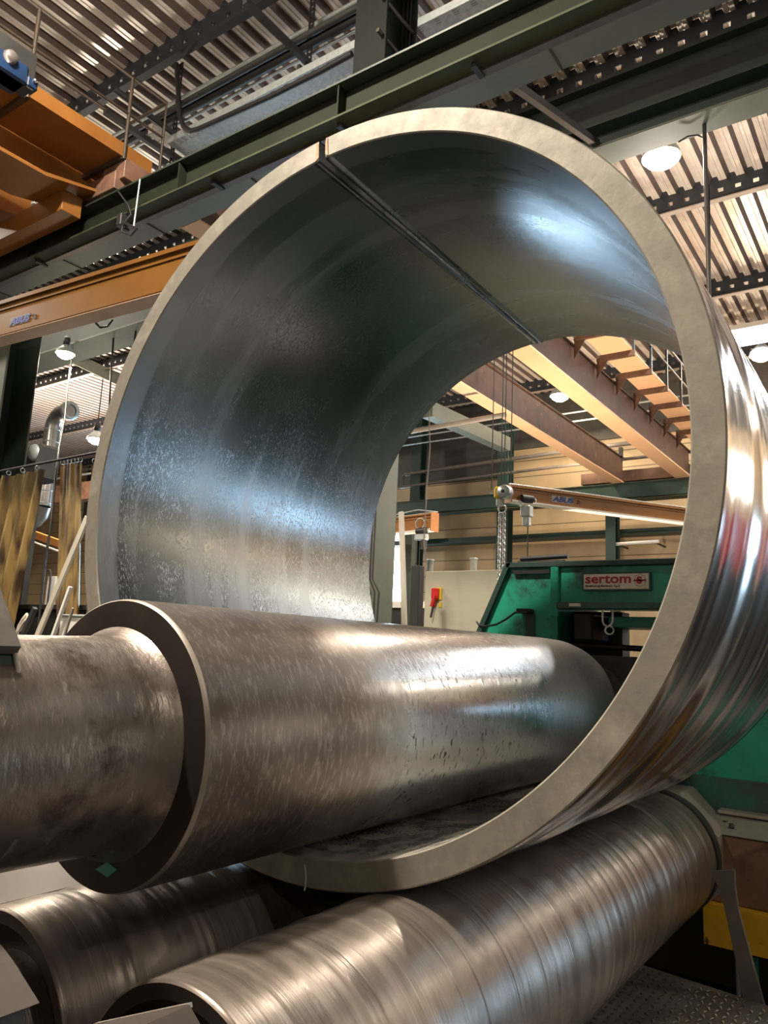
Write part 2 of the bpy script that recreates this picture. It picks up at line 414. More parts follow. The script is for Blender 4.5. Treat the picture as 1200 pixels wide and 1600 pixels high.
class Thing:
    """an Empty at the base of a thing; parts are given in world coordinates"""
    def __init__(s, name, loc, label, cat, group=None):
        s.loc = Vector(loc); s.o = bpy.data.objects.new(name, None); scn.collection.objects.link(s.o)
        s.o.location = s.loc; s.o.empty_display_size = .1; tag(s.o, label, cat, group)
    def part(s, name, mb, mat, label=None):
        o = build(name, mb, mat, s.loc, s.o, s.loc)
        if label: o['label'] = label
        return o
    def sub(s, part, name, mb, mat, label=None):
        o = build(name, mb, mat, s.loc, part, s.loc)
        if label: o['label'] = label
        return o

def solid(name, mb, mat, label, cat, group=None, loc=None):
    if loc is None:
        n = len(mb.v); loc = (sum(v[0] for v in mb.v) / n, sum(v[1] for v in mb.v) / n, min(v[2] for v in mb.v))
    return tag(build(name, mb, mat, loc), label, cat, group)

def struct(name, mb, mat, loc=(0, 0, 0)):
    return tag(build(name, mb, mat, loc), kind='structure')

def copy_thing(root, loc, label, group=None):
    r = root.copy(); scn.collection.objects.link(r); r.location = loc; r['label'] = label
    if group: r['group'] = group
    for ch in list(root.children):
        c = ch.copy(); scn.collection.objects.link(c); c.parent = r
        for g in list(ch.children):
            d = g.copy(); scn.collection.objects.link(d); d.parent = c
    return r

def text(body, size, mat, parent, base, right, up, name, label=None, bold=0.0, shear=0.0, ploc=(0, 0, 0), sx=1.0, ext=.001):
    cu = bpy.data.curves.new(name, 'FONT'); cu.body = body; cu.size = size; cu.extrude = ext; cu.offset = bold; cu.shear = shear
    cu.resolution_u = 3
    tmp = bpy.data.objects.new('tmp', cu); scn.collection.objects.link(tmp)
    dg = bpy.context.evaluated_depsgraph_get()
    me = bpy.data.meshes.new_from_object(tmp.evaluated_get(dg)); bpy.data.objects.remove(tmp)
    me.materials.clear(); me.materials.append(M[mat])
    r = Vector(right).normalized(); u = Vector(up).normalized(); n = r.cross(u)
    for v in me.vertices: v.co = r * v.co.x * sx + u * v.co.y + n * v.co.z
    o = bpy.data.objects.new(name, me); scn.collection.objects.link(o)
    o.location = Vector(base) - Vector(ploc); o.parent = parent
    if label: o['label'] = label
    return o

# ------------------------------------------------------------------ hall shell
XF, XB, YL, YR, ZD = 15.6, -8.0, 31.0, -13.0, 7.45
struct('floor', MB().box(XB, XF, YR, YL, -.2, 0), 'conc')
struct('wall_far', MB().box(XF, XF + .2, YR, YL, 0, ZD + .3), 'wall')
struct('wall_back', MB().box(XB - .2, XB, YR, YL, 0, ZD + .3), 'conc_wall')
struct('wall_right', MB().box(XB, XF, YR - .2, YR, 0, ZD + .3), 'conc_wall')
struct('wall_left', MB().box(XB, XF, YL, YL + .2, 0, ZD + .3), 'wall')
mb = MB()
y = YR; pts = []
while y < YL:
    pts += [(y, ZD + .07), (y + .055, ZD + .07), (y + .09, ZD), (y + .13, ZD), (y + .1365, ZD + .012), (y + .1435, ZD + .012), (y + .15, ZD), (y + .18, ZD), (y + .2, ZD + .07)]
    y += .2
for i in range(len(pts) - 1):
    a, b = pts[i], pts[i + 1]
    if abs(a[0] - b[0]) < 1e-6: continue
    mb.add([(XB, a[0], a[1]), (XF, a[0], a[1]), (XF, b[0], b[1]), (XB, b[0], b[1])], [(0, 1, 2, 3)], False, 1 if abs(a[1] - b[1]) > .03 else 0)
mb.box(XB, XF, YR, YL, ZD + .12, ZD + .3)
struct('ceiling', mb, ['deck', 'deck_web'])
# daylit roller doors: one in the far wall, one in the right wall
struct('window_1', MB().box(XF - .03, XF - .001, 10.15, 14.8, .3, 5.0), 'daylight')
struct('window_3', MB().box(XF - .03, XF - .001, -4.4, .4, 4.2, 5.4), 'milky')
struct('window_2', MB().box(XF - .03, XF - .001, -11.5, -5.5, .1, 3.1), 'daylight')

# ------------------------------------------------------------------ roof purlins
def purlin(x, lip='purlin_lip'):
    t = Thing('roof_purlin', (x, 0, 7.2), '', 'roof beam', 'roof purlins under the ribbed sheet')
    mb = MB(); y0, y1 = -4.0, 24.0
    mb.box(x - .006, x + .006, y0, y1, 7.2, 7.30)
    k = int((y1 - y0) / .2)
    for i in range(k):
        a = y0 + i * .2
        # web between the holes, and dark tongues that stand for the shade up in the ribs
        mb.box(x - .006, x + .006, a, a + .135, 7.30, 7.355)
    mb.box(x - .006, x + .006, y0, y1, 7.355, ZD)
    for i in range(k):
        a = y0 + i * .2
        mb.add([(x - .006, a - .02, ZD), (x - .006, a + .09, ZD), (x - .006, a + .065, ZD + .068), (x - .006, a + .005, ZD + .068)], [(0, 1, 2, 3)])
    t.part('web', mb, 'purlin')
    t.part('lip', MB().box(x - .05, x + .03, y0, y1, 7.185, 7.2), lip, 'bottom lip')
    return t.o
px_labels = [(4.12, 'dark roof purlin with bright slots above the railing of the upper left orange crane'),
             (6.66, 'dark slotted roof purlin just above the big green roof beam at top right'),
             (9.27, 'dark slotted roof purlin right behind the bright round lamp at upper right'),
             (11.97, 'dark slotted roof purlin between the round lamp and the white light band'),
             (14.75, 'dark slotted roof purlin beyond the white light band, farthest from the viewer')]
p0 = purlin(px_labels[0][0], 'purlin'); p0['label'] = px_labels[0][1]
p0 = purlin(px_labels[1][0]); p0['label'] = px_labels[1][1]
for x, lb in px_labels[2:]: copy_thing(p0, (x, 0, 7.2), lb)

# ------------------------------------------------------------------ big roof beam and runway girders
t = Thing('roof_beam', (6.08, 2, 6.0), 'big dark green roof beam crossing behind the top right of the steel ring', 'beam')
t.part('web', MB().box(6.05, 6.09, -6, 24, 6.02, 6.66), 'girder')
t.part('top_flange', MB().box(5.96, 6.22, -6, 24, 6.66, 6.70), 'girder')
fl = t.part('bottom_flange', MB().box(5.93, 6.215, -6, 24, 6.0, 6.02), 'sage', 'pale grey green bottom flange')
for y in (3.2, 7.2, 11.2): t.part('stiffener', MB().box(5.94, 6.05, y, y + .012, 6.02, 6.66), 'girder')
t.part('web_ledge', MB().box(5.90, 6.05, -6, 24, 6.20, 6.215), 'girder')

t = Thing('runway_girder', (3.49, 2, 4.98), 'dark olive crane runway girder crossing above the ring from lower left to upper right', 'girder')
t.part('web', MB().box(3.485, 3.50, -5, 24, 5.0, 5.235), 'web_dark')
t.part('top_flange', MB().box(3.40, 3.57, -5, 24, 5.235, 5.25), 'girder')
t.part('bottom_flange', MB().box(3.40, 3.515, -5, 24, 4.985, 5.0), 'olive', 'olive bottom flange')
t.part('rail', MB().box(3.46, 3.52, -5, 24, 5.25, 5.29), 'dark')
t.part('conductor_bar', MB().box(3.520, 3.572, -5, 24, 4.97, 4.99), 'pipe', 'brown strip along the flange')
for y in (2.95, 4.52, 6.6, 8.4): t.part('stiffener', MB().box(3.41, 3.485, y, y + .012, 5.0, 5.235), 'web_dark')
for y in (1.95, 2.95, 4.15, 5.3, 6.5): t.part('clip', MB().box(3.45, 3.56, y, y + .035, 4.955, 4.985), 'dark')

t = Thing('runway_girder', (3.68, 2, 4.98), 'pale grey green runway girder right behind the olive one', 'girder')
t.part('bottom_flange', MB().box(3.583, 3.775, -5, 24, 4.985, 5.0), 'sage')
t.part('web', MB().box(3.675, 3.69, -5, 24, 5.0, 5.3), 'girder')
t.part('top_flange', MB().box(3.59, 3.77, -5, 24, 5.3, 5.315), 'girder')
for y in (1.55, 2.7, 3.9, 5.1, 6.3, 7.5): t.part('splice', MB().box(3.58, 3.78, y, y + .012, 4.979, 4.985), 'olive')

t = Thing('runway_girder', (14.75, 5, 5.0), 'dark green runway girder along the far wall under the orange crane beams', 'girder')
t.part('bottom_flange', MB().box(14.6, 14.9, 1, 16, 4.66, 4.68), 'olive')
t.part('web', MB().box(14.74, 14.76, 1, 16, 4.68, 4.98), 'green_dark')
t.part('face_plate', MB().box(14.62, 14.64, 1, 16, 4.70, 4.98), 'green_dark')
t.part('top_flange', MB().box(14.6, 14.9, 1, 16, 4.98, 5.0), 'girder')

# lower side beam further left (seen under the orange jib)
t = Thing('tie_beam', (5.0, 7, 4.9), 'grey green beam running under the upper left jib arm to the left column', 'beam')
t.part('bottom_flange', MB().box(4.86, 5.26, 6.2, 24, 4.99, 5.01), 'sage')
t.part('web', MB().box(4.9, 4.93, 6.2, 24, 5.01, 5.35), 'girder')

# ------------------------------------------------------------------ columns
def hcol(x0, x1, y0, y1, zt, label, mt='sage', side='girder', web=True):
    t = Thing('steel_column', ((x0 + x1) / 2, (y0 + y1) / 2, 0), label, 'column')
    zm = min(zt, 4.8)
    t.part('front_flange', MB().bbox(x0, x0 + .02, y0, y1, 0, zm), mt)
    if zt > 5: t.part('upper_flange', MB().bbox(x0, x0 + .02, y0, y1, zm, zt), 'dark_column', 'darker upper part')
    t.part('back_flange', MB().bbox(x1 - .02, x1, y0, y1, 0, zt), side)
    t.part('web', MB().box(x0 + .02, x1 - .02, (y0 + y1) / 2 - .008, (y0 + y1) / 2 + .008, 0, zt), side)
    return t
c1 = hcol(3.86, 4.26, 2.93, 3.22, 7.4, 'grey green steel column standing behind the ring, rising through the top centre of the view', 'sage')
mb = MB()
for dy in (0, .03, .07): mb.tube([(4.20, 2.96 + dy, .2), (4.20, 2.96 + dy, 7.3)], .008, 6)
c1.part('conduit', mb, 'dark', 'thin dark conduits')
c1.part('cover_plate', MB().box(3.862, 4.24, 2.922, 2.930, 0, 4.75), 'beige_col', 'beige side plate')  # plate added to carry the light painted on the column's side
hcol(3.95, 4.3, 7.78, 8.7, 4.98, 'wide grey green column at the left edge above the welding curtains', 'sage')
far_cols = [(14.9, 7.42, 'dark green wall column behind the hanging chain'), (14.9, 9.7, 'dark green wall column behind the pale leaning board'), (14.9, 5.05, 'thin dark green wall post above the nameplate of the green machine')]
for i, (x, y, lb) in enumerate(far_cols):
    w = .26 if i < 2 else .2
    zt = 7.2 if i < 2 else 4.66
    t = Thing('wall_column', (x, y, 0), lb, 'column')
    t.part('flange', MB().bbox(x - .1, x - .08, y - w / 2, y + w / 2, 0, zt), 'green_dark')
    t.part('web', MB().box(x - .08, x + .15, y - .01, y + .01, 0, zt), 'green_dark')
    t.part('back_flange', MB().box(x + .15, x + .17, y - w / 2, y + w / 2, 0, zt), 'green_dark')
t = Thing('wall_rail', (15.3, 8, 4.1), 'thin dark green horizontal wall rail below the far runway girder', 'beam')
t.part('flange', MB().box(15.2, 15.55, 1, 16, 4.07, 4.1), 'green_dark'); t.part('web', MB().box(15.3, 15.32, 1, 16, 4.1, 4.2), 'green_dark')
# dark upper wall cladding strip under the eaves
struct('trim_1', MB().box(XF - .05, XF, -4, 24, 6.2, ZD), 'eaves')
struct('trim_2', MB().box(XF - .04, XF - .001, 7.6, 24, 5.6, 6.2), 'eaves')
struct('trim_3', MB().box(XF - .03, XF - .001, 9.75, 10.15, 0.0, 2.2), 'dark')

# pipes along the far wall
def pipe_thing(name, pts, r, mat, label, cat='pipe', group=None, n=10):
    return solid(name, MB().tube(pts, r, n), mat, label, cat, group)
pipe_thing('wall_pipe', [(14.7, 10.0, 5.35), (14.7, 9.98, 5.62), (14.7, 9.9, 5.68), (14.7, 6.3, 5.78), (14.7, 1.5, 5.85)], .045, 'pipe', 'upper of the two grey pipes running along the far wall', group='pipes along the far wall')
pipe_thing('wall_pipe', [(14.6, 10.0, 5.35), (14.6, 6.3, 5.45), (14.6, 1.5, 5.5)], .032, 'pipe', 'lower of the two grey pipes running along the far wall', group='pipes along the far wall')
pipe_thing('wall_cable_run', [(14.5, 10.3, 6.32), (14.5, 3.0, 6.35)], .018, 'galv', 'lower thin cable run high on the dark eaves wall', 'cable', 'cable runs under the eaves')
pipe_thing('wall_cable_run', [(14.5, 10.3, 6.5), (14.5, 3.0, 6.55)], .018, 'galv', 'upper thin cable run high on the dark eaves wall', 'cable', 'cable runs under the eaves')
t = Thing('wall_tube_light', (14.9, 4.5, 3.78), 'pale unlit tube fitting on the far wall right of the thin green post', 'light fitting')
t.part('tube', MB().tube([(14.9, 5.06, 3.84), (14.9, 4.15, 3.86)], .035), 'white')
for y in (4.95, 4.2): t.part('bracket', MB().box(14.9, 15.6, y, y + .03, 3.83, 3.86), 'dark')

# ------------------------------------------------------------------ crane of the far bay
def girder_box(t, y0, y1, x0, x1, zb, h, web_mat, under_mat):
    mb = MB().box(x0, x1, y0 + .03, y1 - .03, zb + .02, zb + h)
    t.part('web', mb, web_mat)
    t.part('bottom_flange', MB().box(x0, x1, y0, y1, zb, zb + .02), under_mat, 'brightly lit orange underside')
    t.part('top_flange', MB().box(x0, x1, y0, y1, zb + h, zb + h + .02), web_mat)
t = Thing('crane_beam', (9, 4.83, 5.0), 'left one of the two orange crane beams seen through the ring', 'crane beam')
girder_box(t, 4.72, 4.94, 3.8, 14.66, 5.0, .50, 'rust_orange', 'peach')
t.part('end_stop', MB().bbox(14.45, 14.55, 4.7, 4.76, 5.5, 5.68), 'dark')
t = Thing('crane_beam', (9, 3.6, 5.0), 'right one of the two orange crane beams, with a walkway along it', 'crane beam')
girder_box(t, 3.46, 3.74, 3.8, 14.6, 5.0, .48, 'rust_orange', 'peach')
mb = MB(); mb.box(3.8, 14.6, 2.98, 3.38, 5.62, 5.63)
t.part('walkway_floor', mb, 'peach', 'row of orange walkway plates')
xs = [8.05, 8.8, 9.62, 10.4, 11.2, 12.0, 12.8, 13.6]
for x in xs:
    q = t.part('walkway_bracket', MB().box(x, x + .05, 2.95, 3.46, 5.54, 5.62).prism([(3.46, 5.30), (3.46, 5.56), (3.30, 5.56)], 'X', x + .02, x + .03), 'rust_orange')
    t.part('railing_post', MB().box(x, x + .03, 2.95, 2.98, 5.62, 6.25), 'dark')
t.part('handrail', MB().tube([(3.8, 2.96, 6.25), (14.6, 2.96, 6.25)], .018), 'rail_steel')
t.part('handrail', MB().tube([(3.8, 2.96, 5.95), (14.6, 2.96, 5.95)], .016), 'rail_steel')
t = Thing('end_carriage', (14.75, 4.3, 5.0), 'brown crane end carriage joining the two orange beams at the far wall', 'crane part')
t.part('body', MB().bbox(14.66, 14.86, 2.8, 5.6, 5.04, 5.26), 'rust_orange')
for y in (3.1, 5.3): t.part('wheel', MB().lathe([(14.70, .001), (14.70, .09), (14.82, .09), (14.82, .001)], (y, 5.09), 20), 'dark')

# ------------------------------------------------------------------ crane at the upper left
t = Thing('overhead_crane', (3.0, 5.7, 5.25), 'orange overhead crane with walkway and railing at the upper left', 'crane')
t.part('walkway_floor', MB().box(-4, 3.72, 5.33, 5.86, 5.60, 5.62), 'orange')
t.part('kick_plate', MB().box(-4, 3.72, 5.31, 5.33, 5.58, 5.70), 'orange')
mb = MB().prism([(-4, 5.27), (2.95, 5.27), (3.55, 5.40), (3.75, 5.40), (3.75, 5.62), (-4, 5.62)], 'Y', 5.88, 6.10)
t.part('main_girder', mb, 'orange')
mb = MB().prism([(-4, 5.24), (2.96, 5.24), (3.56, 5.38), (3.75, 5.38), (3.75, 5.40), (3.55, 5.40), (2.95, 5.27), (-4, 5.27)], 'Y', 5.62, 6.14)
t.part('bottom_flange', mb, 'orange')
mb = MB().prism([(-4, 5.2), (2.4, 5.2), (3.35, 5.34), (3.35, 5.6), (-4, 5.6)], 'Y', 6.55, 6.95)
t.part('second_girder', mb, 'orange')
t.part('end_carriage', MB().bbox(3.20, 3.38, 5.75, 8.2, 5.11, 5.30), 'orange')
t.part('wheel_box', MB().bbox(3.41, 3.56, 5.36, 5.9, 5.30, 5.46), 'rust')
for x in (1.55, 2.56, 3.42):
    t.part('walkway_bracket', MB().box(x, x + .04, 5.32, 5.88, 5.56, 5.60), 'rail_steel', 'brown angle bracket')
for x in (1.55, 2.56, 3.42):
    t.part('railing_post', MB().tube([(x + .02, 5.31, 5.56), (x + .02, 5.31, 6.33)], .016), 'rail_steel')
t.part('handrail', MB().tube([(-3, 5.31, 6.33), (3.80, 5.31, 6.33), (3.80, 5.31, 5.62)], .015), 'rail_steel')
t.part('handrail', MB().tube([(-3, 5.31, 5.98), (3.80, 5.31, 5.98)], .013), 'rail_steel')
t.part('handrail', MB().tube([(-3, 5.86, 6.33), (3.80, 5.86, 6.33), (3.80, 5.86, 5.62)], .015), 'rail_steel')
t.part('handrail', MB().tube([(-3, 5.86, 5.98), (3.80, 5.86, 5.98)], .013), 'rail_steel')
t.part('handrail', MB().tube([(3.80, 5.31, 6.33), (3.80, 5.86, 6.33)], .015), 'rail_steel')
t.part('gusset', MB().bbox(3.45, 3.72, 5.30, 5.60, 5.40, 5.58), 'rust')
a = at(22, 112, X=2.3)
t = Thing('hoist_motor', (a.x, a.y, a.z - .1), 'blue hoist motor standing on the upper left orange crane', 'motor')
t.part('body', MB().bbox(a.x - .2, a.x + .07, a.y - .07, a.y + .14, a.z - .09, a.z + .06, .015), 'blue')
t.part('end_cap', MB().lathe([(a.y - .10, .001), (a.y - .10, .04), (a.y - .07, .05), (a.y - .07, .05)], (a.x - .07, a.z + .03), 24, 'Y'), 'pipe', 'grey round end cap')
t.part('terminal_box', MB().bbox(a.x + .07, a.x + .15, a.y - .06, a.y + .03, a.z - .08, a.z + .0, .01), 'blue')
t.part('bolt', MB().lathe([(a.y - .08, .001), (a.y - .08, .014), (a.y - .06, .014)], (a.x + .12, a.z - .02), 12, 'Y'), 'chrome')
t.part('foot', MB().box(a.x - .2, a.x + .12, a.y - .05, a.y + .08, 5.62, a.z - .09), 'dark')

# hanging cable loop and rod under that crane
p = at(185, 290, X=3.35)
solid('pendant_cable', MB().tube([at(185, 300, X=3.35), at(200, 320, X=3.35), at(205, 335, X=3.35), at(192, 350, X=3.35), at(190, 362, X=3.35), at(205, 368, X=3.35), at(212, 360, X=3.35)], .008, 6), 'dark', 'dark cable curl dangling below the upper left crane end', 'cable')
solid('pull_rod', MB().tube([at(219, 280, X=3.35), at(208, 362, X=3.35)], .008, 6), 'galv', 'thin pale rod hanging from the upper left crane end', 'rod')
t = Thing('limit_switch', at(186, 352, X=3.36), 'small dark switch box on the olive girder under the upper left crane', 'switch')
a = at(190, 345, X=3.36)
t.part('box', MB().bbox(a.x - .03, a.x + .03, a.y - .03, a.y + .03, a.z - .05, a.z + .05), 'dark')
t.part('arm', MB().beam(a, at(214, 358, X=3.3), .02, .02), 'dark')

# ------------------------------------------------------------------ cable trays, pipes and hangers under the roof
def tray(x0, x1, y0, y1, z, label):
    t = Thing('cable_tray', ((x0 + x1) / 2, (y0 + y1) / 2, z), label, 'cable tray', 'cable trays under the roof')
    w = x1 - x0
    mb = MB().box(x0 + w * .28, x1 - w * .28, y0, y1, z, z + .004)
    for sx_ in (x0, x1 - w * .28):
        for k in range(4): mb.box(sx_ + w * .0767 * k, sx_ + w * .0767 * k + w * .04, y0, y1, z, z + .004)
        y = y0
        while y < y1:
            mb.box(sx_, sx_ + w * .28, y, y + .03, z + .0005, z + .0035); y += .075
    t.part('perforated_floor', mb, 'galv')
    t.part('side_flange', MB().box(x0 - .006, x0, y0, y1, z, z + .07), 'galv')
    t.part('side_flange', MB().box(x1, x1 + .006, y0, y1, z, z + .07), 'galv')
tray(4.07, 4.32, 3.25, 5.6, 6.2, 'perforated galvanised cable tray left of the top centre column')
tray(4.16, 4.40, .4, 2.86, 6.2, 'perforated galvanised cable tray right of the top centre column')
solid('conduit_pipe', MB().tube([(4.56, .8, 6.2), (4.56, 6.3, 6.2)], .016), 'black', 'black pipe just under the perforated cable trays', 'pipe')
solid('cable_bundle', MB().tube([at(550, 84, X=4.03), at(500, 112, X=4.03), at(425, 150, X=4.03), at(350, 184, X=4.03), at(310, 202, X=4.03), at(298, 205, X=4.03), at(287, 198, X=4.04), at(281, 182, X=4.05), at(279, 150, X=4.08), at(276, 100, X=4.12)], .024, 8), 'black', 'thick black cable bundle along the tray that bends up to the roof', 'cable')
for i, (x, z, r, mt, lb) in enumerate(((4.36, 6.98, .022, 'galv', 'pale thin pipe nearest the dark purlin at the upper left'),
                                      (4.45, 6.95, .018, 'black', 'thin black pipe second from the dark purlin at the upper left'),
                                      (4.12, 6.62, .03, 'dark', 'grey pipe in the middle of the roof pipe bundle'),
                                      (4.20, 6.62, .045, 'black', 'thickest black pipe of the roof pipe bundle'),
                                      (4.28, 6.60, .014, 'galv', 'pale bright thin pipe lowest of the roof pipe bundle'))):
    solid('roof_pipe', MB().tube([(x, .5, z), (x, 8.5, z)], r, 10), mt, lb, 'pipe', 'pipes under the roof at the upper left')
def hanger(px, py, py2, lb):
    b = at(px, py2, X=4.2); x, y = b.x, b.y
    t = Thing('slotted_hanger', (x, y, b.z), lb, 'hanger', 'slotted hangers carrying the cable tray')
    mb = MB()
    for s in (-1, 1): mb.box(x - .004, x + .004, y + s * .022 - .008, y + s * .022 + .008, b.z, 7.2)
    z = b.z
    while z < 7.2: mb.box(x - .004, x + .004, y - .02, y + .02, z, z + .03); z += .055
    t.part('slotted_post', mb, 'black')
    t.part('cross_arm', MB().beam((x - .75, y, b.z + .10), (x + .55, y, b.z + .10), .045, .05), 'dark')
    t.part('lower_arm', MB().beam((x - .1, y + .02, b.z), (x + .6, y + .02, b.z), .03, .05), 'dark')
    t.part('foot_plate', MB().box(x - .05, x + .05, y - .03, y + .03, b.z - .02, b.z), 'galv')
hanger(267, 85, 260, 'slotted black hanger at the left end of the cable tray')
hanger(481, 25, 115, 'slotted black hanger nearest to the top centre column')
pipe_thing('diagonal_tube', [at(180, 140, Z=6.5), at(318, 245, Z=6.3)], .03, 'dark', 'dark tube slanting through the railing of the upper left crane', 'tube')
t = Thing('junction_box', at(250, 215, X=4.2), 'small whitish box fixed above the olive girder by the left hanger', 'box')
a = at(250, 212, X=4.2); t.part('body', MB().bbox(a.x - .12, a.x + .12, a.y - .03, a.y + .03, a.z - .055, a.z + .055), 'offwhite')
t.part('lid_seam', MB().box(a.x - .003, a.x + .003, a.y - .034, a.y + .034, a.z - .056, a.z + .056), 'dark')
# roof stay next to the big beam
solid('roof_stay', MB().beam((4.0, 2.15, 5.42), (6.02, 2.15, 6.1), .05, .06), 'pipe', 'brown steel stay meeting the big green roof beam behind the ring top', 'brace')
solid('roof_strut', MB().box(7.0, 7.18, 0, 12, 7.0, 7.04), 'purlin_lip', 'pinkish flat strut between the slotted purlin and the green roof beam', 'strut')
solid('roof_brace', MB().beam(at(112, 558, X=9), at(215, 607, X=9.6), .2, .24), 'sage', 'grey green brace slanting behind the left roof lamp', 'brace')
solid('eaves_beam', MB().box(12.4, 12.7, 12, 24.5, 5.35, 5.85), 'rust', 'dark brown beam behind the spiral duct at the left', 'beam')
pipe_thing('thin_wall_pipe', [(12.3, 12, 6.03), (12.3, 24, 6.03)], .03, 'galv', 'pale thin pipe above the dark brown beam at the left', 'pipe')
pipe_thing('thin_wall_pipe', [(12.3, 12, 6.16), (12.3, 24, 6.16)], .03, 'dark', 'dark thin pipe above the dark brown beam at the left', 'pipe')

# white lit band (row of tube lights) at the right
for i, (x, lb) in enumerate(((13.2, 'upper bright white strip light at the right edge beside the ring'), (13.62, 'lower bright white strip light at the right edge beside the ring'))):
    t = Thing('strip_light', (x, 0, 7.0), lb, 'ceiling light', 'white strip lights at the right edge')
    t.part('housing', MB().box(x - .17, x + .15, -3, 2.75, 7.06, 7.14), 'white')
    t.part('tube', MB().box(x - .15, x + .13, -2.95, 2.7, 7.03, 7.06), 'tube')
area('strip_light_light', (13.4, 0, 7.0), (13.4, 0, 0), .5, 5.5, 260, (.9, .95, 1))

# ------------------------------------------------------------------ visible round lamps
def lamp(loc, power, lb, col=NEUT, mt='lamp_glass', upl=None, k=1.0, hook=True):
    x, y, z = loc
    t = Thing('high_bay_lamp', loc, lb, 'ceiling lamp', 'round roof lamps')
    t.part('reflector', MB().lathe([(z, .20 * k), (z + .06 * k, .19 * k), (z + .15 * k, .10 * k), (z + .20 * k, .06 * k)], (x, y), 28, 'Z'), 'galv')
    t.part('glass', MB().lathe([(z - .11 * k, .001), (z - .10 * k, .08 * k), (z - .05 * k, .155 * k), (z + .01 * k, .18 * k)], (x, y), 28, 'Z'), mt, 'lit glass')
    t.part('ballast', MB().lathe([(z + .2 * k, .06 * k), (z + .2 * k, .07 * k), (z + .38 * k, .07 * k), (z + .38 * k, .001)], (x, y), 16, 'Z'), 'dark')
    if hook: t.part('hook', MB().tube([(x, y, z + .38 * k), (x, y, 7.5)], .012, 6), 'dark')
    area('high_bay_light', (x, y, z - .13), (x, y, 0), .32, 0, power, col)
    area('high_bay_uplight', (x, y, z - 1.6), (x, y, 9), .5, 0, power * (upl or UPL), col)  # added fill below the lamp, throwing light up at the roof
for (px, py, z, pw, lb, c, mt, ul) in ((1033, 247, 6.9, 300, 'big glaring round lamp at the upper right beside the ring', NEUT, 'lamp_glass', .3),
                      (875, 619, 6.7, 110, 'small round lamp seen through the ring between the orange beams', WARM, 'lamp_glass', .6),
                      (1190, 555, 6.9, 130, 'yellowish round lamp at the right edge below the white strip lights', WARM, 'lamp_glass', .5),
                      (150, 687, 5.9, 480, 'cool white round lamp at the left edge of the ring', NEUT, 'lamp_cool', 1.5)):
    lamp(at(px, py, Z=z), pw, lb, c, mt, ul)
a = at(1101, 210, X=6.1)
t = Thing('hanging_rod', (a.x, a.y, 5.9), 'vertical threaded rod with a dark cord hanging at the upper right', 'rod')
t.part('rod', MB().tube([(a.x, a.y, 6.01), at(1108, 465, X=6.1)], .017, 8), 'pipe')
t.part('cord', MB().tube([at(1060, 222, X=6.12), at(1075, 213, X=6.12), at(1090, 211, X=6.12), at(1100, 216, X=6.13), at(1108, 300, X=6.13), at(1110, 470, X=6.13)], .007, 6), 'dark', 'thin dark cord')

lamp(at(102, 553, Z=4.83), 60, 'small glaring yellow lamp under the grey green beam at the left', WARM, 'lamp_glass', .2, .55, False)
# ------------------------------------------------------------------ rolled steel ring
SY, SZ, RO, RI, X0, X1 = 1.5512, 2.1279, 1.2049, 1.1254, 1.8, 3.629
TS = math.radians(86.8)       # seam angle, from +Y towards +Z
def ring():
    mb = MB(); n = 300
    # the seam is an open joint: wider at the bevelled near corner, narrow at the far end
    def gap(x): return .013 - .009 * (x - X0) / (X1 - X0)
    def ang(k, x):
        g = gap(x); return TS + g + (2 * PI - 2 * g) * k / n
    def P(k, x, r):
        a = ang(k, x); return (x, SY + r * math.cos(a), SZ + r * math.sin(a))
    def surf_(rows, mi, smooth=True):
        vs = []; fs = []
        for (x, r) in rows:
            for k in range(n + 1): vs.append(P(k, x, r))
        for i in range(len(rows) - 1):
            for k in range(n): fs.append((i * (n + 1) + k, i * (n + 1) + k + 1, (i + 1) * (n + 1) + k + 1, (i + 1) * (n + 1) + k))
        mb.add(vs, fs, smooth, mi)
    b = .004
    def rip(x):
        u = x - X0
        v = .0032 * math.sin(u * 15 + 1.0) + .0022 * math.sin(u * 26 + 2) + .0006 * math.sin(u * 47)
        v += -.0045 * math.exp(-((u - .34) / .05) ** 2) - .004 * math.exp(-((u - .58) / .035) ** 2) - .005 * math.exp(-((u - .86) / .05) ** 2) - .004 * math.exp(-((u - 1.22) / .04) ** 2) - .004 * math.exp(-((u - 1.5) / .04) ** 2)
        return v * min(1, u / .08)
    rows = [(X0 + b + (X1 - X0 - 2 * b) * i / 150, 0) for i in range(151)]
    rows = [(x, RO + rip(x)) for x, _ in rows]
    surf_(rows, 2)
    surf_([(X0, RO - b), (X0 + b, RO)], 0, False)
    inn = [(X0 + b + (X1 - X0 - 2 * b) * i / 30, RI) for i in range(31)]
    surf_(inn, 1)
    surf_([(X0 + b, RI), (X0, RI + b)], 0, False)
    surf_([(X0, RI + b), (X0, RO - b)], 0, False)
    surf_([(X1 - b, RO), (X1, RO - b), (X1, RI + b), (X1 - b, RI)], 0, False)
    # plate ends inside the seam
    for k in (0, n):
        vs = [P(k, X0, RI + b), P(k, X0, RO - b), P(k, X1, RO - b), P(k, X1, RI + b)]
        mb.add(vs, [(0, 1, 2, 3)], False, 1)
    return mb
t = Thing('rolled_steel_ring', (X0, SY, SZ), 'huge rolled thick steel ring with an open seam, hanging around the upper roll', 'steel ring')
t.part('plate', ring(), ['cut_face', 'inner', 'outer', 'torch'])
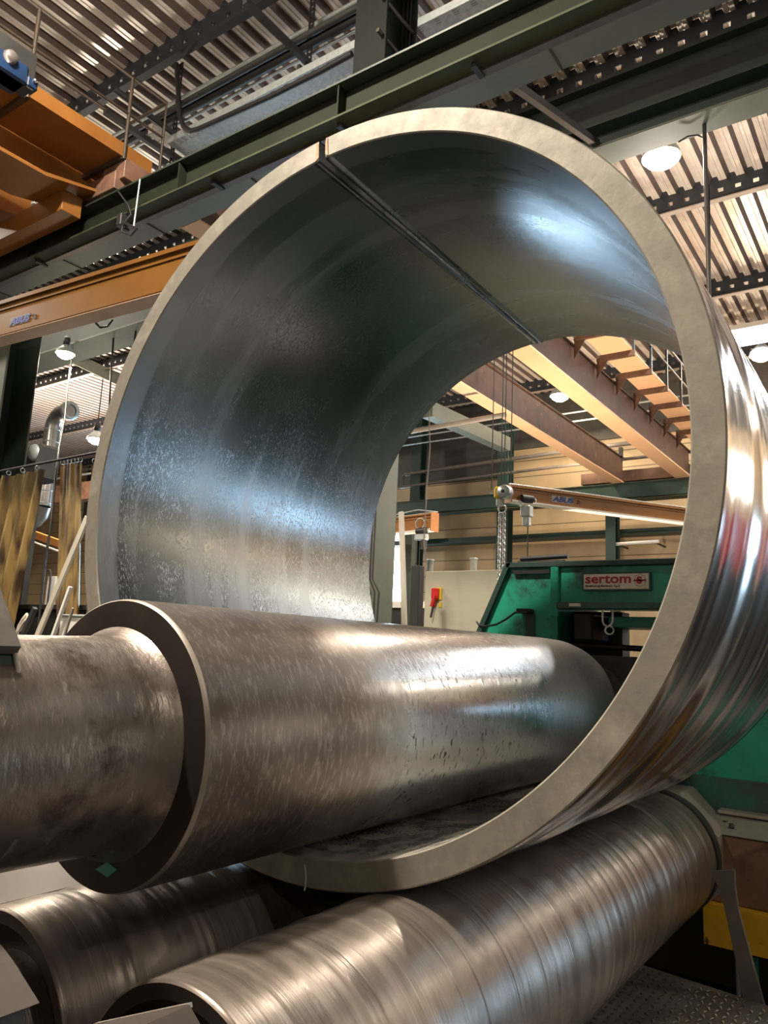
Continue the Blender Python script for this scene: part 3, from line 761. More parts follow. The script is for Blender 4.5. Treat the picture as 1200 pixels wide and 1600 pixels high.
# burnt corners of the plate at the seam
for sgn in (1, -1):
    mb = MB()
    a0 = TS + sgn * .0125; a1 = TS + sgn * .024
    def Q(a, r, x): return (x, SY + r * math.cos(a), SZ + r * math.sin(a))
    xs_ = X0 - .0015
    mb.add([Q(a0, RI + .012, xs_), Q(a1, RI + .004, xs_), Q(a1 - sgn * .004, RO - .006, xs_), Q(a0, RO - .014, xs_),
            Q(a0, RI + .012, X0 + .002), Q(a1, RI + .004, X0 + .002), Q(a1 - sgn * .004, RO - .006, X0 + .002), Q(a0, RO - .014, X0 + .002)],
           [(0, 1, 2, 3), (4, 5, 6, 7), (0, 1, 5, 4), (1, 2, 6, 5), (2, 3, 7, 6), (3, 0, 4, 7)])
    t.part('burnt_corner', mb, 'torch', 'orange burnt corner')
# weld-prep ridges on both sides of the seam inside
for sgn, dr in ((1, .0), (-1, .0)):
    mb = MB(); vs = []; fs = []; nn = 24
    for i in range(nn + 1):
        x = X0 + .003 + (X1 - X0 - .006) * i / nn
        g = .013 - .009 * (x - X0) / (X1 - X0)
        for (da, r) in ((0, RI + .03), (.0, RI - .006), (.010, RI - .0075), (.024, RI + .001)):
            vs.append((x, SY + r * math.cos(TS + sgn * (g + da)), SZ + r * math.sin(TS + sgn * (g + da))))
    for i in range(nn):
        for k in range(3): fs.append((i * 4 + k, i * 4 + k + 1, (i + 1) * 4 + k + 1, (i + 1) * 4 + k))
    mb.add(vs, fs, True)
    t.part('seam_edge', mb, 'inner', 'raised bent edge along the seam')
# chalk stroke on the sawn face near the bottom
pA = [at(476 + 2 * math.sin(i / 6 * PI), 1351 + 41 * i / 6, X=X0) for i in range(7)]
mb = MB()
for a, b in zip(pA[:-1], pA[1:]): mb.beam(a, b, .004, .002, up=(1, 0, 0))
t.part('chalk_stroke', mb, 'white', 'white chalk stroke on the sawn edge')

# ------------------------------------------------------------------ upper roll
MY, MZ, MR = 1.6667, 1.3476, .3474
t = Thing('upper_roll', (1.2222, MY, MZ - MR), 'massive steel upper roll lying inside the ring, with a thinner journal at its left end', 'machine roll')
t.part('body', MB().lathe([(1.234, MR), (1.5, MR), (2.0, MR), (2.6, MR), (3.2, MR), (3.75, MR), (3.9, MR * .99), (3.98, MR * .96)], (MY, MZ), 160)
       .lathe([(3.98, MR * .96), (4.02, MR * .86), (4.02, .001)], (MY, MZ), 160), 'roll')
t.part('rim_chamfer', MB().lathe([(1.222, MR - .005), (1.225, MR - .002), (1.234, MR)], (MY, MZ), 160), 'pale_steel', 'worn bright rim')
t.part('shoulder', MB().lathe([(1.222, MR - .005), (1.218, .30), (1.218, .272)], (MY, MZ), 128), 'shoulder', 'dark brown shoulder face')
t.part('journal', MB().lathe([(.55, .001), (.55, .243)], (MY, MZ), 128, smooth=False).lathe([(.55, .243), (.90, .246), (1.03, .248), (1.08, .249), (1.15, .252), (1.185, .258), (1.205, .267), (1.218, .277)], (MY, MZ), 128), 'journal')
t.part('far_journal', MB().lathe([(4.02, .24), (4.43, .24), (4.43, .001)], (MY, MZ), 64), 'journal')
g = at(163, 1360, X=1.2222)
t.part('paint_mark', MB().prism([tuple(at(u, v, X=1.216)[1:]) for u, v in ((149, 1358), (168, 1347), (183, 1359), (168, 1371))], 'X', 1.2155, 1.2185), 'green', 'small green paint mark')

# bearing housing at the near end
xh = .87
t = Thing('bearing_housing', (xh, 1.25, .9), 'green and bare steel bearing housing cut by the left edge of the picture', 'machine part')
cap = [tuple(at(u, v, X=xh)[1:]) for u, v in ((-160, 840), (-60, 850), (0, 918), (20, 972), (33, 1010), (27, 1022), (-160, 1015))]
t.part('steel_cap', MB().prism(cap, 'X', .60, xh), 'worn_cap', 'grey worn steel cap')
low = [tuple(at(u, v, X=xh)[1:]) for u, v in ((-160, 1015), (24, 1022), (28, 1047), (22, 1113), (12, 1190), (2, 1280), (-60, 1345), (-160, 1400))]
t.part('housing_body', MB().prism(low, 'X', .62, xh - .004), 'green_worn')
rim = [(24, 1022), (28, 1047), (22, 1113), (12, 1190), (2, 1280)]
t.part('worn_rim', MB().tube([at(u, v, X=xh - .003) for u, v in rim], .006, 6), 'pale_steel')
for u, v in ((8, 1048), (12, 1075), (6, 1118)):
    a = at(u, v, X=xh)
    t.part('bolt', MB().lathe([(a.x - .02, .001), (a.x - .02, .012), (a.x, .014)], (a.y, a.z), 6), 'pale_steel')

# ------------------------------------------------------------------ lower rolls
def lower_roll(cy, cz, R, xa, xb, lb, xo):
    t = Thing('lower_roll', (xa, cy, cz - R), lb, 'machine roll')
    prof = [(xa, R - .006), (xa + .006, R)]
    nseg = 420
    rnd = random.Random(int(cy * 100))
    gr = [(rnd.uniform(xa + .1, xb - .1), rnd.uniform(.004, .016), rnd.uniform(.0008, .0028)) for _ in range(36)]
    for i in range(nseg + 1):
        x = xa + .01 + (xb - xa - .02) * i / nseg
        d = sum(-dp * math.exp(-((x - g) / w) ** 2) for g, w, dp in gr) + .0008 * math.sin(x * 37) + .0006 * math.sin(x * 61)
        prof.append((x, R + d))
    prof += [(xb - .004, R), (xb, R - .006)]
    t.part('body', MB().lathe(prof, (cy, cz), 144), 'low_roll')
    t.part('end_face', MB().lathe([(xa, R - .006), (xa + .002, R - .035)], (cy, cz), 96).lathe([(xa + .002, R - .035), (xa + .05, R - .045), (xa + .05, .19)], (cy, cz), 96), 'shoulder', 'dark recessed end')
    t.part('far_end_face', MB().lathe([(xb, R - .006), (xb, .15)], (cy, cz), 64), 'shoulder')
    t.part('journal', MB().lathe([(xa - .30, .19), (xa + .05, .19)], (cy, cz), 64).lathe([(xa - .30, .19), (xa - .30, .001)], (cy, cz), 64), 'journal')
    t.part('far_journal', MB().lathe([(xb, .15), (xb + .06, .15), (xb + .06, .001)], (cy, cz), 48), 'journal')
    return t
lower_roll(1.180, .676, .292, 1.085, 4.05, 'scored steel lower roll in the right foreground under the ring', 0)
lower_roll(1.863, .646, .2943, 1.129, 4.05, 'scored steel lower roll at the lower left beneath the upper roll', 1)

# slab added to stand for the lit top of the left lower roll
t = Thing('steel_table', (1.1, 2.4, 0), 'flat pale brown steel table just behind the lower left roll under the journal', 'table')
t.part('top', MB().bbox(.3, 1.72, 2.03, 3.0, .88, .90), 'table_steel')
for x in (.4, 1.6): t.part('leg', MB().box(x, x + .08, 2.8, 2.88, 0, .88), 'dark')
t.part('front_apron', MB().box(.3, 1.72, 2.2, 2.22, 0, .88), 'dark')
# near bearing blocks of the lower rolls
t = Thing('bearing_block', (.72, .93, .3), 'flat topped steel bearing block at the bottom edge in front of the right lower roll', 'machine part')
blk = [tuple(at(u, v, X=.78)[1:]) for u, v in ((90, 1625), (180, 1592), (296, 1570), (314, 1602), (330, 1680), (90, 1700))]
t.part('block', MB().prism(blk, 'X', .62, .78), 'table_steel'); a0 = at(300, 1575, X=.775)
t.part('ridge', MB().beam(at(150, 1602, X=.782), at(297, 1571, X=.782), .008, .006), 'pale_steel', 'raised bright ridge')
t = Thing('bearing_block', (.72, 1.2, .3), 'angular grey steel bearing block at the bottom left corner', 'machine part')
blk = [tuple(at(u, v, X=.80)[1:]) for u, v in ((-120, 1440), (0, 1474), (20, 1500), (62, 1567), (0, 1591), (-120, 1630))]
t.part('block', MB().prism(blk, 'X', .62, .80), 'table_steel')
t.part('base', MB().prism([tuple(at(u, v, X=.80)[1:]) for u, v in ((-120, 1630), (0, 1591), (48, 1574), (52, 1640), (-120, 1700))], 'X', .66, .79), 'dark')

# ------------------------------------------------------------------ far machine frame
XM = 4.45
def mp(px, py, x=XM): return tuple(at(px, py, X=x)[1:])
t = Thing('bending_machine_frame', (XM + .3, 1.2, 0), 'green end frame of the plate bending machine with a red lettered nameplate', 'machine')
y_l, z_t = mp(790, 879)
# left cheek with slanting edge
slope = (2.422 - 2.224) / (2.181 - 1.746)
zb = 0.02
def yl(z): return y_l + (z_t - z) * slope
poly = [(y_l, z_t), (1.86, z_t), (1.86, zb), (yl(zb) - .2, zb), (yl(zb + .9), zb + .5)]
t.part('left_cheek', MB().prism([(q[0], q[1]) for q in poly], 'X', XM + .03, XM + .75), 'green')
# raised dark border strips
bd = MB()
bd.prism([(y_l, z_t), (y_l - .035, z_t), (yl(1.2) - .035, 1.2), (yl(1.2), 1.2)], 'X', XM, XM + .06)
t.part('edge_strip', bd, 'green_dark', 'dark slanting edge strip')
t.part('top_flange', MB().bbox(XM, XM + .78, .45, y_l, z_t - .035, z_t), 'green_dark')
t.part('rib', MB().bbox(XM, XM + .06, 1.845, 1.895, 1.84, z_t - .035), 'green')
t.part('rib', MB().bbox(XM, XM + .06, 1.86, 1.93, 1.55, 1.70), 'green')
t.part('left_panel', MB().prism([(y_l - .045, z_t - .05), (1.90, z_t - .05), (1.90, z_t - .075), (y_l - .055, z_t - .075)], 'X', XM + .005, XM + .03), 'black', 'dark shadow gap under the top flange')  # black strip painted in for the flange's shadow
# right upper beam with recess and lip
ya, za = mp(873, 937)
t.part('cross_beam', MB().bbox(XM + .03, XM + .72, .47, 1.845, za - .02, z_t - .035), 'green')
t.part('cross_beam_lip', MB().bbox(XM - .03, XM + .06, .47, 1.845, za - .055, za - .015), 'green_worn', 'worn lip under the nameplate')
# opening below the beam: right cheek, crosshead, floor bar
t.part('right_cheek', MB().bbox(XM + .03, XM + .75, .45, 1.24, zb, za - .05), 'green')
t.part('worn_lower_cheek', MB().bbox(XM + .015, XM + .04, .46, 1.24, zb, 1.02), 'green_worn', 'dirt darkened lower cheek')  # lower cheek in a darker green
t.part('crosshead', MB().bbox(XM + .25, XM + .6, 1.1, 1.62, 1.795, 1.86), 'green')
t.part('crosshead_block', MB().bbox(XM + .12, XM + .6, 1.67, 1.80, 1.70, 1.88, .015), 'black', 'black clamping block')
t.part('inner_web', MB().bbox(XM + .45, XM + .6, 1.60, 1.86, 1.60, 1.9), 'black')  # black sheet added to darken the opening behind the crosshead
t.part('lower_bar', MB().bbox(XM - .02, XM + .5, 1.1, 1.86, 1.0, 1.62), 'dark')
t.part('hinge_pin', MB().tube([(XM + .2, 1.83, 1.68), (XM + .2, 1.2, 1.665)], .018), 'black')
for (u, v) in ((893, 880), (946, 872), (1000, 872)):
    a = at(u, v, X=XM + .3)
    t.part('top_lug', MB().lathe([(z_t, .02), (z_t + .03, .02), (z_t + .03, .001)], (XM + .3, a.y), 14, 'Z'), 'galv')
# cover plate lying on top
mb = MB().bbox(XM + .1, XM + .5, 1.84, 2.17, z_t, z_t + .02)
cpl = t.part('cover_plate', mb, 'black')
t.part('grab_bar', MB().tube([(XM + .12, 2.15, z_t + .035), (XM + .12, 1.83, z_t + .045)], .016), 'black')
# bracket lamp with cable
a = at(822, 955, X=XM)
t.part('sensor_bracket', MB().bbox(XM - .05, XM + .03, a.y - .045, a.y + .045, a.z - .012, a.z + .014), 'black', 'small black sensor bracket')
t.part('bracket_plate', MB().bbox(XM + .012, XM + .032, a.y - .05, a.y + .01, a.z - .25, a.z - .01), 'green_dark')
# dark frame foot right of the rolls
# nameplate
n0 = at(911, 921, X=XM - .005); n1 = at(1014, 896, X=XM - .005)
pl = t.part('nameplate', MB().bbox(XM - .002, XM + .03, n1.y, n0.y, n0.z + .0, n1.z + .004, .003), 'sign', 'cream enamel nameplate')
fr = MB()
for (a_, b_, c_, d_) in ((n1.y - .006, n0.y + .006, n0.z - .008, n0.z), (n1.y - .006, n0.y + .006, n1.z + .004, n1.z + .010), (n1.y - .006, n1.y, n0.z, n1.z + .004), (n0.y, n0.y + .006, n0.z, n1.z + .004)):
    fr.box(XM - .004, XM + .03, a_, b_, c_, d_)
ch_ = t.sub(pl, 'plate_border', fr, 'green_dark')
R_, U_ = (0, -1, 0), (0, 0, 1)
H = n1.z - n0.z; W = n0.y - n1.y
text('sertom', H * .88, 'crimson', pl, (XM - .003, n0.y - W * .03, n0.z + H * .42), R_, U_, 'lettering', 'red lettering reading sertom', bold=.0016, ploc=t.loc, sx=1.22)
text('Metalforming Machinery  S.p.A.', H * .185, 'black', pl, (XM - .003, n0.y - W * .035, n0.z + H * .17), R_, U_, 'small_lettering', 'small black lettering', bold=.0004, ploc=t.loc, sx=1.02, ext=.0006)
text('S', H * .60, 'crimson', pl, (XM - .003, n0.y - W * .82, n0.z + H * .38), R_, U_, 'logo_letter', 'red S of the round emblem', bold=.003, ploc=t.loc, sx=1.15)
cy_, cz_ = n0.y - W * .865, n0.z + H * .57
lg = MB().box(XM - .004, XM - .002, cy_ - W * .085, cy_ + W * .085, cz_ - .005, cz_ + .005)
t.sub(pl, 'logo_bar', lg, 'crimson', 'red bar through the emblem')
star = MB(); pts = []
for i in range(17):
    r = H * (.42 if i % 2 == 0 else .35); aa = 2 * PI * i / 16
    pts.append((XM - .003, cy_ + r * math.cos(aa), cz_ + r * math.sin(aa)))
star.tube(pts, .0012, 4)
t.sub(pl, 'logo_outline', star, 'crimson', 'thin star outline of the emblem')
t.sub(pl, 'weld_tag', MB().box(XM - .034, XM - .031, 1.69, 1.76, za - .042, za - .024), 'sign')

solid('sensor_cable', MB().tube([at(823, 957, X=XM - .06), at(805, 957, X=XM - .05), at(790, 968, X=XM - .04), at(775, 976, X=XM - .03), at(757, 979, X=XM - .02), at(748, 976, X=XM), at(745, 972, X=XM + .05)], .007, 8), 'black', 'thin black cable curving across the green machine frame to its sensor bracket', 'cable')
c = at(949.5, 970, X=XM + .05)
t = Thing('shackle', (c.x, c.y, c.z - .08), 'bright steel shackle hanging in the opening of the green machine', 'shackle')
t.part('bow', MB().tube([(c.x, c.y + .03, c.z + .07), (c.x, c.y + .03, c.z), (c.x, c.y + .022, c.z - .022), (c.x, c.y, c.z - .034), (c.x, c.y - .022, c.z - .022), (c.x, c.y - .03, c.z), (c.x, c.y - .03, c.z + .07)], .007, 8), 'bright_shackle')
t.part('link', MB().torus((c.x, c.y - .01, c.z - .055), .024, .006, (1, .3, 0), 16), 'bright_shackle')
t.part('pin', MB().tube([(c.x, c.y + .04, c.z + .07), (c.x, c.y - .04, c.z + .07)], .008, 8), 'bright_shackle')

# octagonal bearing housing at the far end of the right lower roll
t = Thing('far_bearing_housing', (4.15, 1.15, .3), 'faceted pale steel housing behind the far end of the right lower roll', 'machine part')
oc = [(1.1934 + .325 * math.cos(PI / 8 + k * PI / 4), .664 + .325 * math.sin(PI / 8 + k * PI / 4)) for k in range(8)]
t.part('body', MB().prism(oc, 'X', 4.115, 4.40), 'pale_steel')
t.part('ring_step', MB().lathe([(4.055, .30), (4.12, .30)], (1.180, .676), 64).lathe([(4.055, .30), (4.055, .2)], (1.180, .676), 64), 'dark')
t = Thing('far_bearing_housing', (4.15, 1.86, .3), 'dark steel housing behind the far end of the left lower roll', 'machine part')
t.part('body', MB().bbox(4.12, 4.44, 1.58, 2.15, .35, .95, .03), 'dark'); t.part('ring_step', MB().lathe([(4.055, .28), (4.12, .28)], (1.863, .646), 48), 'dark')

# pedestal
t = Thing('machine_pedestal', (4.35, .4, 0), 'rusty brown pedestal with a yellow base at the right edge', 'machine part')
t.part('block', MB().bbox(4.22, 4.46, -.4, .965, .47, .79, .008), 'rust')
t.part('top_plate', MB().prism([(4.20, .79), (4.46, .79), (4.46, .855), (4.34, .845)], 'Y', -.4, .95), 'pale_steel', 'pale sloping top plate')
t.part('top_lip', MB().bbox(4.37, 4.46, -.4, .95, .855, .872), 'pale_steel')
t.part('yellow_base', MB().prism([(4.16, .47), (4.46, .47), (4.46, .24), (4.16, .29)], 'Y', -.4, .98), 'yellow_box', 'yellow painted base')
for y, x in ((.86, 4.26), (.9, 4.31)): t.part('bolt', MB().lathe([(.815, .012), (.835, .012), (.835, .001)], (x, y), 8, 'Z'), 'dark')
for y, mt, r in ((.86, 'galv', .012), (.78, 'green', .012)):
    solid('drain_pipe', MB().tube([(4.30, y, .24), (4.30, y, .0)], r, 8), mt, 'thin green pipe under the yellow base' if mt == 'green' else 'thin grey pipe under the yellow base, left of the green one', 'pipe')
struct('trim_4', MB().box(4.44, 4.46, -.6, 2.2, 0, .5), 'black')
# wedge bar leaning
a, b_, c_, d_ = at(1110, 1362, X=3.62), at(1147, 1360, X=3.62), at(1163, 1605, X=3.55), at(1202, 1605, X=3.55)
def mid(px, py): return at(px, py, X=3.60)
left = [(1110, 1362), (1122, 1385), (1132, 1420), (1145, 1480), (1170, 1605)]
right = [(1147, 1360), (1148, 1385), (1153, 1420), (1166, 1470), (1203, 1605)]
L3 = [mid(*q) for q in left]; R3 = [mid(*q) for q in right]
vs = [v for q in (L3, R3) for v in q]; n5 = 5
vs2 = [Vector((v.x + .025, v.y, v.z)) for v in vs]
mb = MB(); fs = [(i, i + 1, n5 + i + 1, n5 + i) for i in range(4)]
fs += [(10 + i, 10 + i + 1, 10 + n5 + i + 1, 10 + n5 + i) for i in range(4)]
fs += [(i, i + 1, 10 + i + 1, 10 + i) for i in range(4)] + [(n5 + i, n5 + i + 1, 15 + i + 1, 15 + i) for i in range(4)] + [(0, 5, 15, 10), (4, 9, 19, 14)]
mb.add(vs + vs2, fs)
solid('wedge_bar', mb, 'plate', 'flat grey steel bar with a flared head leaning at the bottom right', 'bar')
# chequer plate floor
pzs = .20
t = Thing('chequer_plate', (3.0, .6, 0), 'worn steel chequer floor plate at the bottom right corner', 'floor plate')
pe = [at(1005, 1508, Z=.30), at(1165, 1560, Z=.30)]
dirv = (pe[1] - pe[0]).normalized()
A = pe[0] - dirv * .6; B = pe[1] + dirv * 1.2
mb = MB().prism([(A.x, A.y), (B.x, B.y), (1.2, B.y), (1.2, .86), (2.6, .86)], 'Z', .28, .30)
t.part('plate', mb, 'plate')
mb = MB(); rnd = random.Random(3)
for i in range(34):
    for j in range(30):
        x = 2.35 + i * .042; y = .45 + j * .034
        # keep studs on the plate and right of the seam
        tpar = (x - A.x) * dirv.y - (y - A.y) * dirv.x
        if tpar < .03 or y < .45: continue
        s = .015; d = 1 if (i + j) % 2 else -1
        mb.add([(x - s, y - s * d * .6, .3005), (x, y - s * d * .6 + d * .004, .3065), (x + s, y + s * d * .6, .3005), (x, y + s * d * .6 - d * .004, .3065)], [(0, 1, 2, 3)])
st = t.part('tread_studs', mb, 'stud'); st['kind'] = 'stuff'
t.part('support', MB().box(3.0, 3.1, .5, .8, 0, .28), 'black')
struct('trim_5', MB().box(-1.5, 4.46, -.3, 3.2, .0, .03), 'black')

# ------------------------------------------------------------------ background machines seen through the ring
t = Thing('electric_cabinet', (7.2, 3.9, 0), 'large cream electric cabinet with a red and yellow isolator switch', 'cabinet')
a = at(665, 893, X=7.0); b = at(790, 893, X=7.0)
t.part('body', MB().bbox(7.0, 7.6, 2.6, a.y, .05, a.z), 'cream')
t.part('plinth', MB().box(7.02, 7.58, 2.62, a.y - .02, 0, .05), 'dark')
s0 = at(683, 930, X=6.99)
sw = t.part('switch_plate', MB().bbox(6.985, 7.0, s0.y - .055, s0.y + .02, s0.z - .05, s0.z + .08), 'yellow', 'yellow switch plate')
t.sub(sw, 'switch_handle', MB().beam(at(681, 930, X=6.96), at(676, 948, X=6.96), .03, .07, up=(1, 0, 0)).bbox(6.94, 6.985, s0.y - .03, s0.y + .045, s0.z - .04, s0.z + .07), 'red', 'red rotary switch')
t.sub(sw, 'lever', MB().beam(at(677, 946, X=6.95), at(673, 965, X=6.95), .02, .015), 'dark')
t.part('yellow_tag', MB().bbox(6.99, 7.0, s0.y - .06, s0.y - .02, s0.z - .13, s0.z - .08), 'yellow')
for (u, lb) in ((672, 'left grey exhaust stub'), (740, 'right grey exhaust stub')):
    q = at(u, 893, X=7.2)
    t.part('vent_stub', MB().lathe([(a.z, .035), (a.z + .14, .035), (a.z + .14, .042), (a.z + .155, .042), (a.z + .155, .001)], (7.2, q.y), 20, 'Z'), 'galv', lb)

def lean(name, pts, wdt, dpt, mat, label, cat):
    return solid(name, MB().beam(pts[0], pts[1], wdt, dpt, up=(1, 0, 0)), mat, label, cat)
lean('leaning_board', (at(627, 800, X=5.9), Vector((5.6, at(653, 1020, X=5.6).y, .02))), .045, .03, 'offwhite', 'long pale board leaning beside the green column behind the ring', 'board')
def flr(p, x): # a foot on the floor
    return Vector((x, p.y, 0.01))
solid('steel_post', MB().bbox(5.4, 5.48, 3.46, 3.545, 0, 2.30), 'dark', 'short dark square post standing left of the cream cabinet', 'post')
solid('angle_post', MB().bbox(9.0, 9.1, at(638, 850, X=9).y - .06, at(638, 850, X=9).y + .07, 0, 3.35), 'girder', 'dark green post behind the leaning pale board', 'post')
t = Thing('machine_bench', (9.5, 6.2, 0), 'dark low machine with a white top edge behind the leaning board', 'machine')
a = at(628, 955, X=9.5)
t.part('body', MB().bbox(9.5, 10.2, 5.0, 7.4, 0, at(628, 950, X=9.5).z), 'dark')
t.part('top', MB().bbox(9.45, 10.2, 5.0, 7.4, at(628, 950, X=9.5).z, at(628, 940, X=9.5).z), 'white')
# cables and pipes on the green column
mb = MB()
for i, u in enumerate((581, 585, 589)):
    pts_ = [at(u, 760, X=3.84), at(u, 905, X=3.84)]
    x_ = pts_[0].x
    mb.tube([(x_, pts_[0].y, 4.9), (x_, pts_[0].y, pts_[1].z), (x_, pts_[0].y - .03 - .012 * i, pts_[1].z - .08), (x_, pts_[0].y - .04, 1.5), (x_, pts_[0].y - .04, .01)], .006, 6)
solid('hydraulic_lines', mb, 'dark', 'three thin dark hydraulic lines running down the column behind the ring', 'pipe')

# right jib crane with hoist
def jib(p0, p1, h, w, lb, txt_at, letter, plaque, side_mat='orange', under='peach', num=True, tsize=.5):
    p0 = Vector(p0); p1 = Vector(p1)
    t = Thing('jib_crane_arm', p0, lb, 'crane arm')
    d = (p1 - p0).normalized(); r = d.cross(Vector((0, 0, 1))).normalized(); u = r.cross(d)
    mb = MB(); mb.beam(p0, p1, w * .72, h * .80, off=(0, h * .5)); 
    t.part('profile', mb, side_mat)
    mb = MB(); mb.beam(p0, p1, w, h * .10, off=(0, h * .93)); mb.beam(p0, p1, w * .86, h * .03, off=(0, h * .74))
    t.part('top_rib', mb, side_mat)
    t.part('bottom_lip', MB().beam(p0, p1, w, h * .10, off=(0, h * .07)), under, 'pale bottom lip')
    return t, d, r, u
z7 = 3.0
p0 = at(797, 785, X=6.9); p1 = at(1100, 826, X=6.5)
p1 = Vector((6.9 + 3.0, 0, 0)); 
# direction towards the lower right of the view, level
dl = at(3800, 1162, X=1.0); dl = Vector((dl.x, dl.y, 0)).normalized()
p0 = at(795, 785, X=6.7); p1 = p0 + dl * 3.6
hj = .165
t, d, r, u = jib(p0, p1, hj, .12, 'orange jib crane arm with a maker plate, reaching right behind the ring', None, None, None, 'orange', 'white')
sd = -1 if (r.dot(-FW) < 0) else 1
s0 = p0 + d * .46 + r * (.047 * sd) + u * hj * .40
# plaque
def on_side(t, s0, d, u, nrm, w, h, body, num, tag_mat='pale_steel', fade=False):
    e = s0 + d * w
    pq = t.part('plaque', MB().beam(s0, e, .002, h, up=u, off=(0, 0)), tag_mat, 'grey maker plate')
    text(body, h * 1.02, 'navy', pq, s0 + nrm * .003 + d * w * .05 - u * h * .36, d, u, 'plaque_lettering', 'dark blue slanted lettering', bold=.003, shear=.25, ploc=t.loc, sx=1.35)
    if num: text(num, h * .8, 'dark', pq, s0 + nrm * .003 + d * (w * 1.16) - u * h * .3, d, u, 'load_number', None, bold=.0005, ploc=t.loc)
nr = r * sd
on_side(t, p0 + d * .46 + nr * .045 + u * hj * .52, d, u, nr, .25, .07, 'ABUS', '2t')
t.part('end_plate', MB().beam(p0 - d * .012, p0, .13, hj * 1.02, off=(0, hj * .5)), 'orange')
t.part('tie_wire', MB().tube([p0 + u * hj * 1.12, p0 + d * .6 + u * hj * 1.14, p1 + u * hj * 1.10], .008, 6), 'galv')
for k in range(7): 
    q = p0 + d * (.5 * k + .1) + u * hj * 1.04
    t.part('top_bolt', MB().lathe([(q.z - .01, .011), (q.z + .012, .011), (q.z + .012, .001)], (q.x, q.y), 8, 'Z'), 'dark')
# trolley of this jib
hp = p0 + d * .16 - u * .01
t = Thing('hoist_trolley', hp, 'small grey electric trolley under the orange jib arm near its left tip', 'hoist')
q = hp + nr * .07
t.part('motor', MB().tube([q + Vector((0, 0, .05)) - d * .06, q + Vector((0, 0, .05)) + d * .06], .04, 14), 'dark')
t.part('gearbox', MB().bbox(q.x - .05, q.x + .05, q.y - .05, q.y + .05, q.z - .13, q.z - .02, .01), 'galv')
t.part('lower_box', MB().bbox(q.x - .035, q.x + .035, q.y - .035, q.y + .035, q.z - .22, q.z - .12, .01), 'galv')
t.part('wheel', MB().torus(q + d * .07 + Vector((0, 0, .04)), .03, .008, nr, 14, 6), 'chrome')
t.part('wheel', MB().torus(q - d * .07 + Vector((0, 0, .0)), .025, .008, nr, 14, 6), 'chrome')
solid('pendant_cable', MB().tube([q + Vector((.03, 0, -.2)), q + Vector((.03, 0, -1.1))], .006, 6), 'dark', 'thin cable hanging straight down from the trolley of the right jib arm', 'cable')
# yellow hoist block at the tip with the chain
c = at(785, 770, X=6.6)
t = Thing('chain_hoist', c, 'yellow and grey chain hoist at the left tip of the right jib arm', 'hoist')
t.part('drum', MB().lathe([(c.x - .05, .001), (c.x - .05, .062), (c.x - .03, .068), (c.x + .04, .068), (c.x + .04, .001)], (c.y - .03, c.z + .005), 28), 'galv', 'grey round drum cover')
t.part('hub', MB().lathe([(c.x - .065, .001), (c.x - .065, .016), (c.x - .05, .016)], (c.y - .03, c.z + .005), 12), 'dark')
t.part('body', MB().bbox(c.x - .03, c.x + .05, c.y + .015, c.y + .085, c.z - .055, c.z + .065, .02), 'yellow')
t.part('bracket', MB().bbox(c.x - .02, c.x + .03, c.y - .0, c.y + .06, c.z - .13, c.z - .055, .01), 'galv')
t.part('arm', MB().beam(c + Vector((0, .08, 0)), c + Vector((0, .14, .01)), .02, .015), 'galv')
# chain: individual links
t = Thing('load_chain', at(783, 880, X=6.55), 'bright steel load chain hanging from the yellow hoist', 'chain')
top = at(784, 792, X=6.55); bot = at(782, 888, X=6.55)
k = 0; z = top.z
t.part('ring_link', MB().torus((top.x, top.y - .005, z - .02), .038, .009, (1, .2, 0), 18), 'chrome')
z -= .07
while z > bot.z - .25:
    for dy in (-.028, .022):
        ax = (1, .2, 0) if (k % 2 == 0) else (.45, 1, 0)
        t.part('chain_link', MB().torus((top.x + (.01 if dy > 0 else 0), top.y + dy, z), .020, .0062, ax, 10, 5, sx=.62), 'chrome')
    z -= .030; k += 1
# ropes falling from above
for i, (u0, v0, u1, v1) in enumerate(((768, 545, 768, 765), (786, 540, 783, 760), (790, 540, 788, 755), (799, 540, 798, 755))):
    lbs = ['leftmost thin rope above the yellow hoist', 'second thin rope from the left above the yellow hoist', 'third thin rope from the left above the yellow hoist', 'rightmost thin rope above the yellow hoist']
    a = at(u1, v1, X=6.6); solid('hoist_rope', MB().tube([a, (a.x, a.y, 7.1)], .0055, 6), 'dark', lbs[i], 'rope', 'thin ropes above the yellow hoist')

# small jib at the left of the opening
p0 = at(678, 830, X=8.4); d0 = Vector((.2, 1, 0)).normalized(); p1 = p0 + d0 * 1.3
t, d, r, u = jib(p0, p1, .24, .14, 'short orange jib arm end seen behind the ring left of the yellow hoist', None, None, None, 'orange', 'white')
t.part('end_plate', MB().beam(p0 - d * .012, p0, .15, .25, off=(0, .12)), 'orange')
t.part('wire_frame', MB().tube([p0 - d * .05 + u * .25, p0 + d * .3 + u * .31, p1 + u * .26], .009, 6).tube([p0 - d * .05 + u * .25, p1 + u * .25], .009, 6), 'galv')
hp = p0 + d * .2
t = Thing('hoist_trolley', hp, 'dark trolley with loops hanging under the short orange jib arm', 'hoist')
q = hp + Vector((-.1, -.05, 0))
t.part('motor', MB().tube([q - d * .07, q + d * .08], .045, 14), 'dark')
t.part('gearbox', MB().bbox(q.x - .04, q.x + .04, q.y - .09, q.y + .09, q.z - .12, q.z - .04, .01), 'galv')
t.part('lower_box', MB().bbox(q.x - .035, q.x + .035, q.y - .07, q.y - .01, q.z - .24, q.z - .12, .01), 'dark')
t.part('loop', MB().torus(q + Vector((0, .03, .1)), .07, .008, (1, 0, 0), 16, 6), 'galv')
a = at(668, 830, X=8.2)
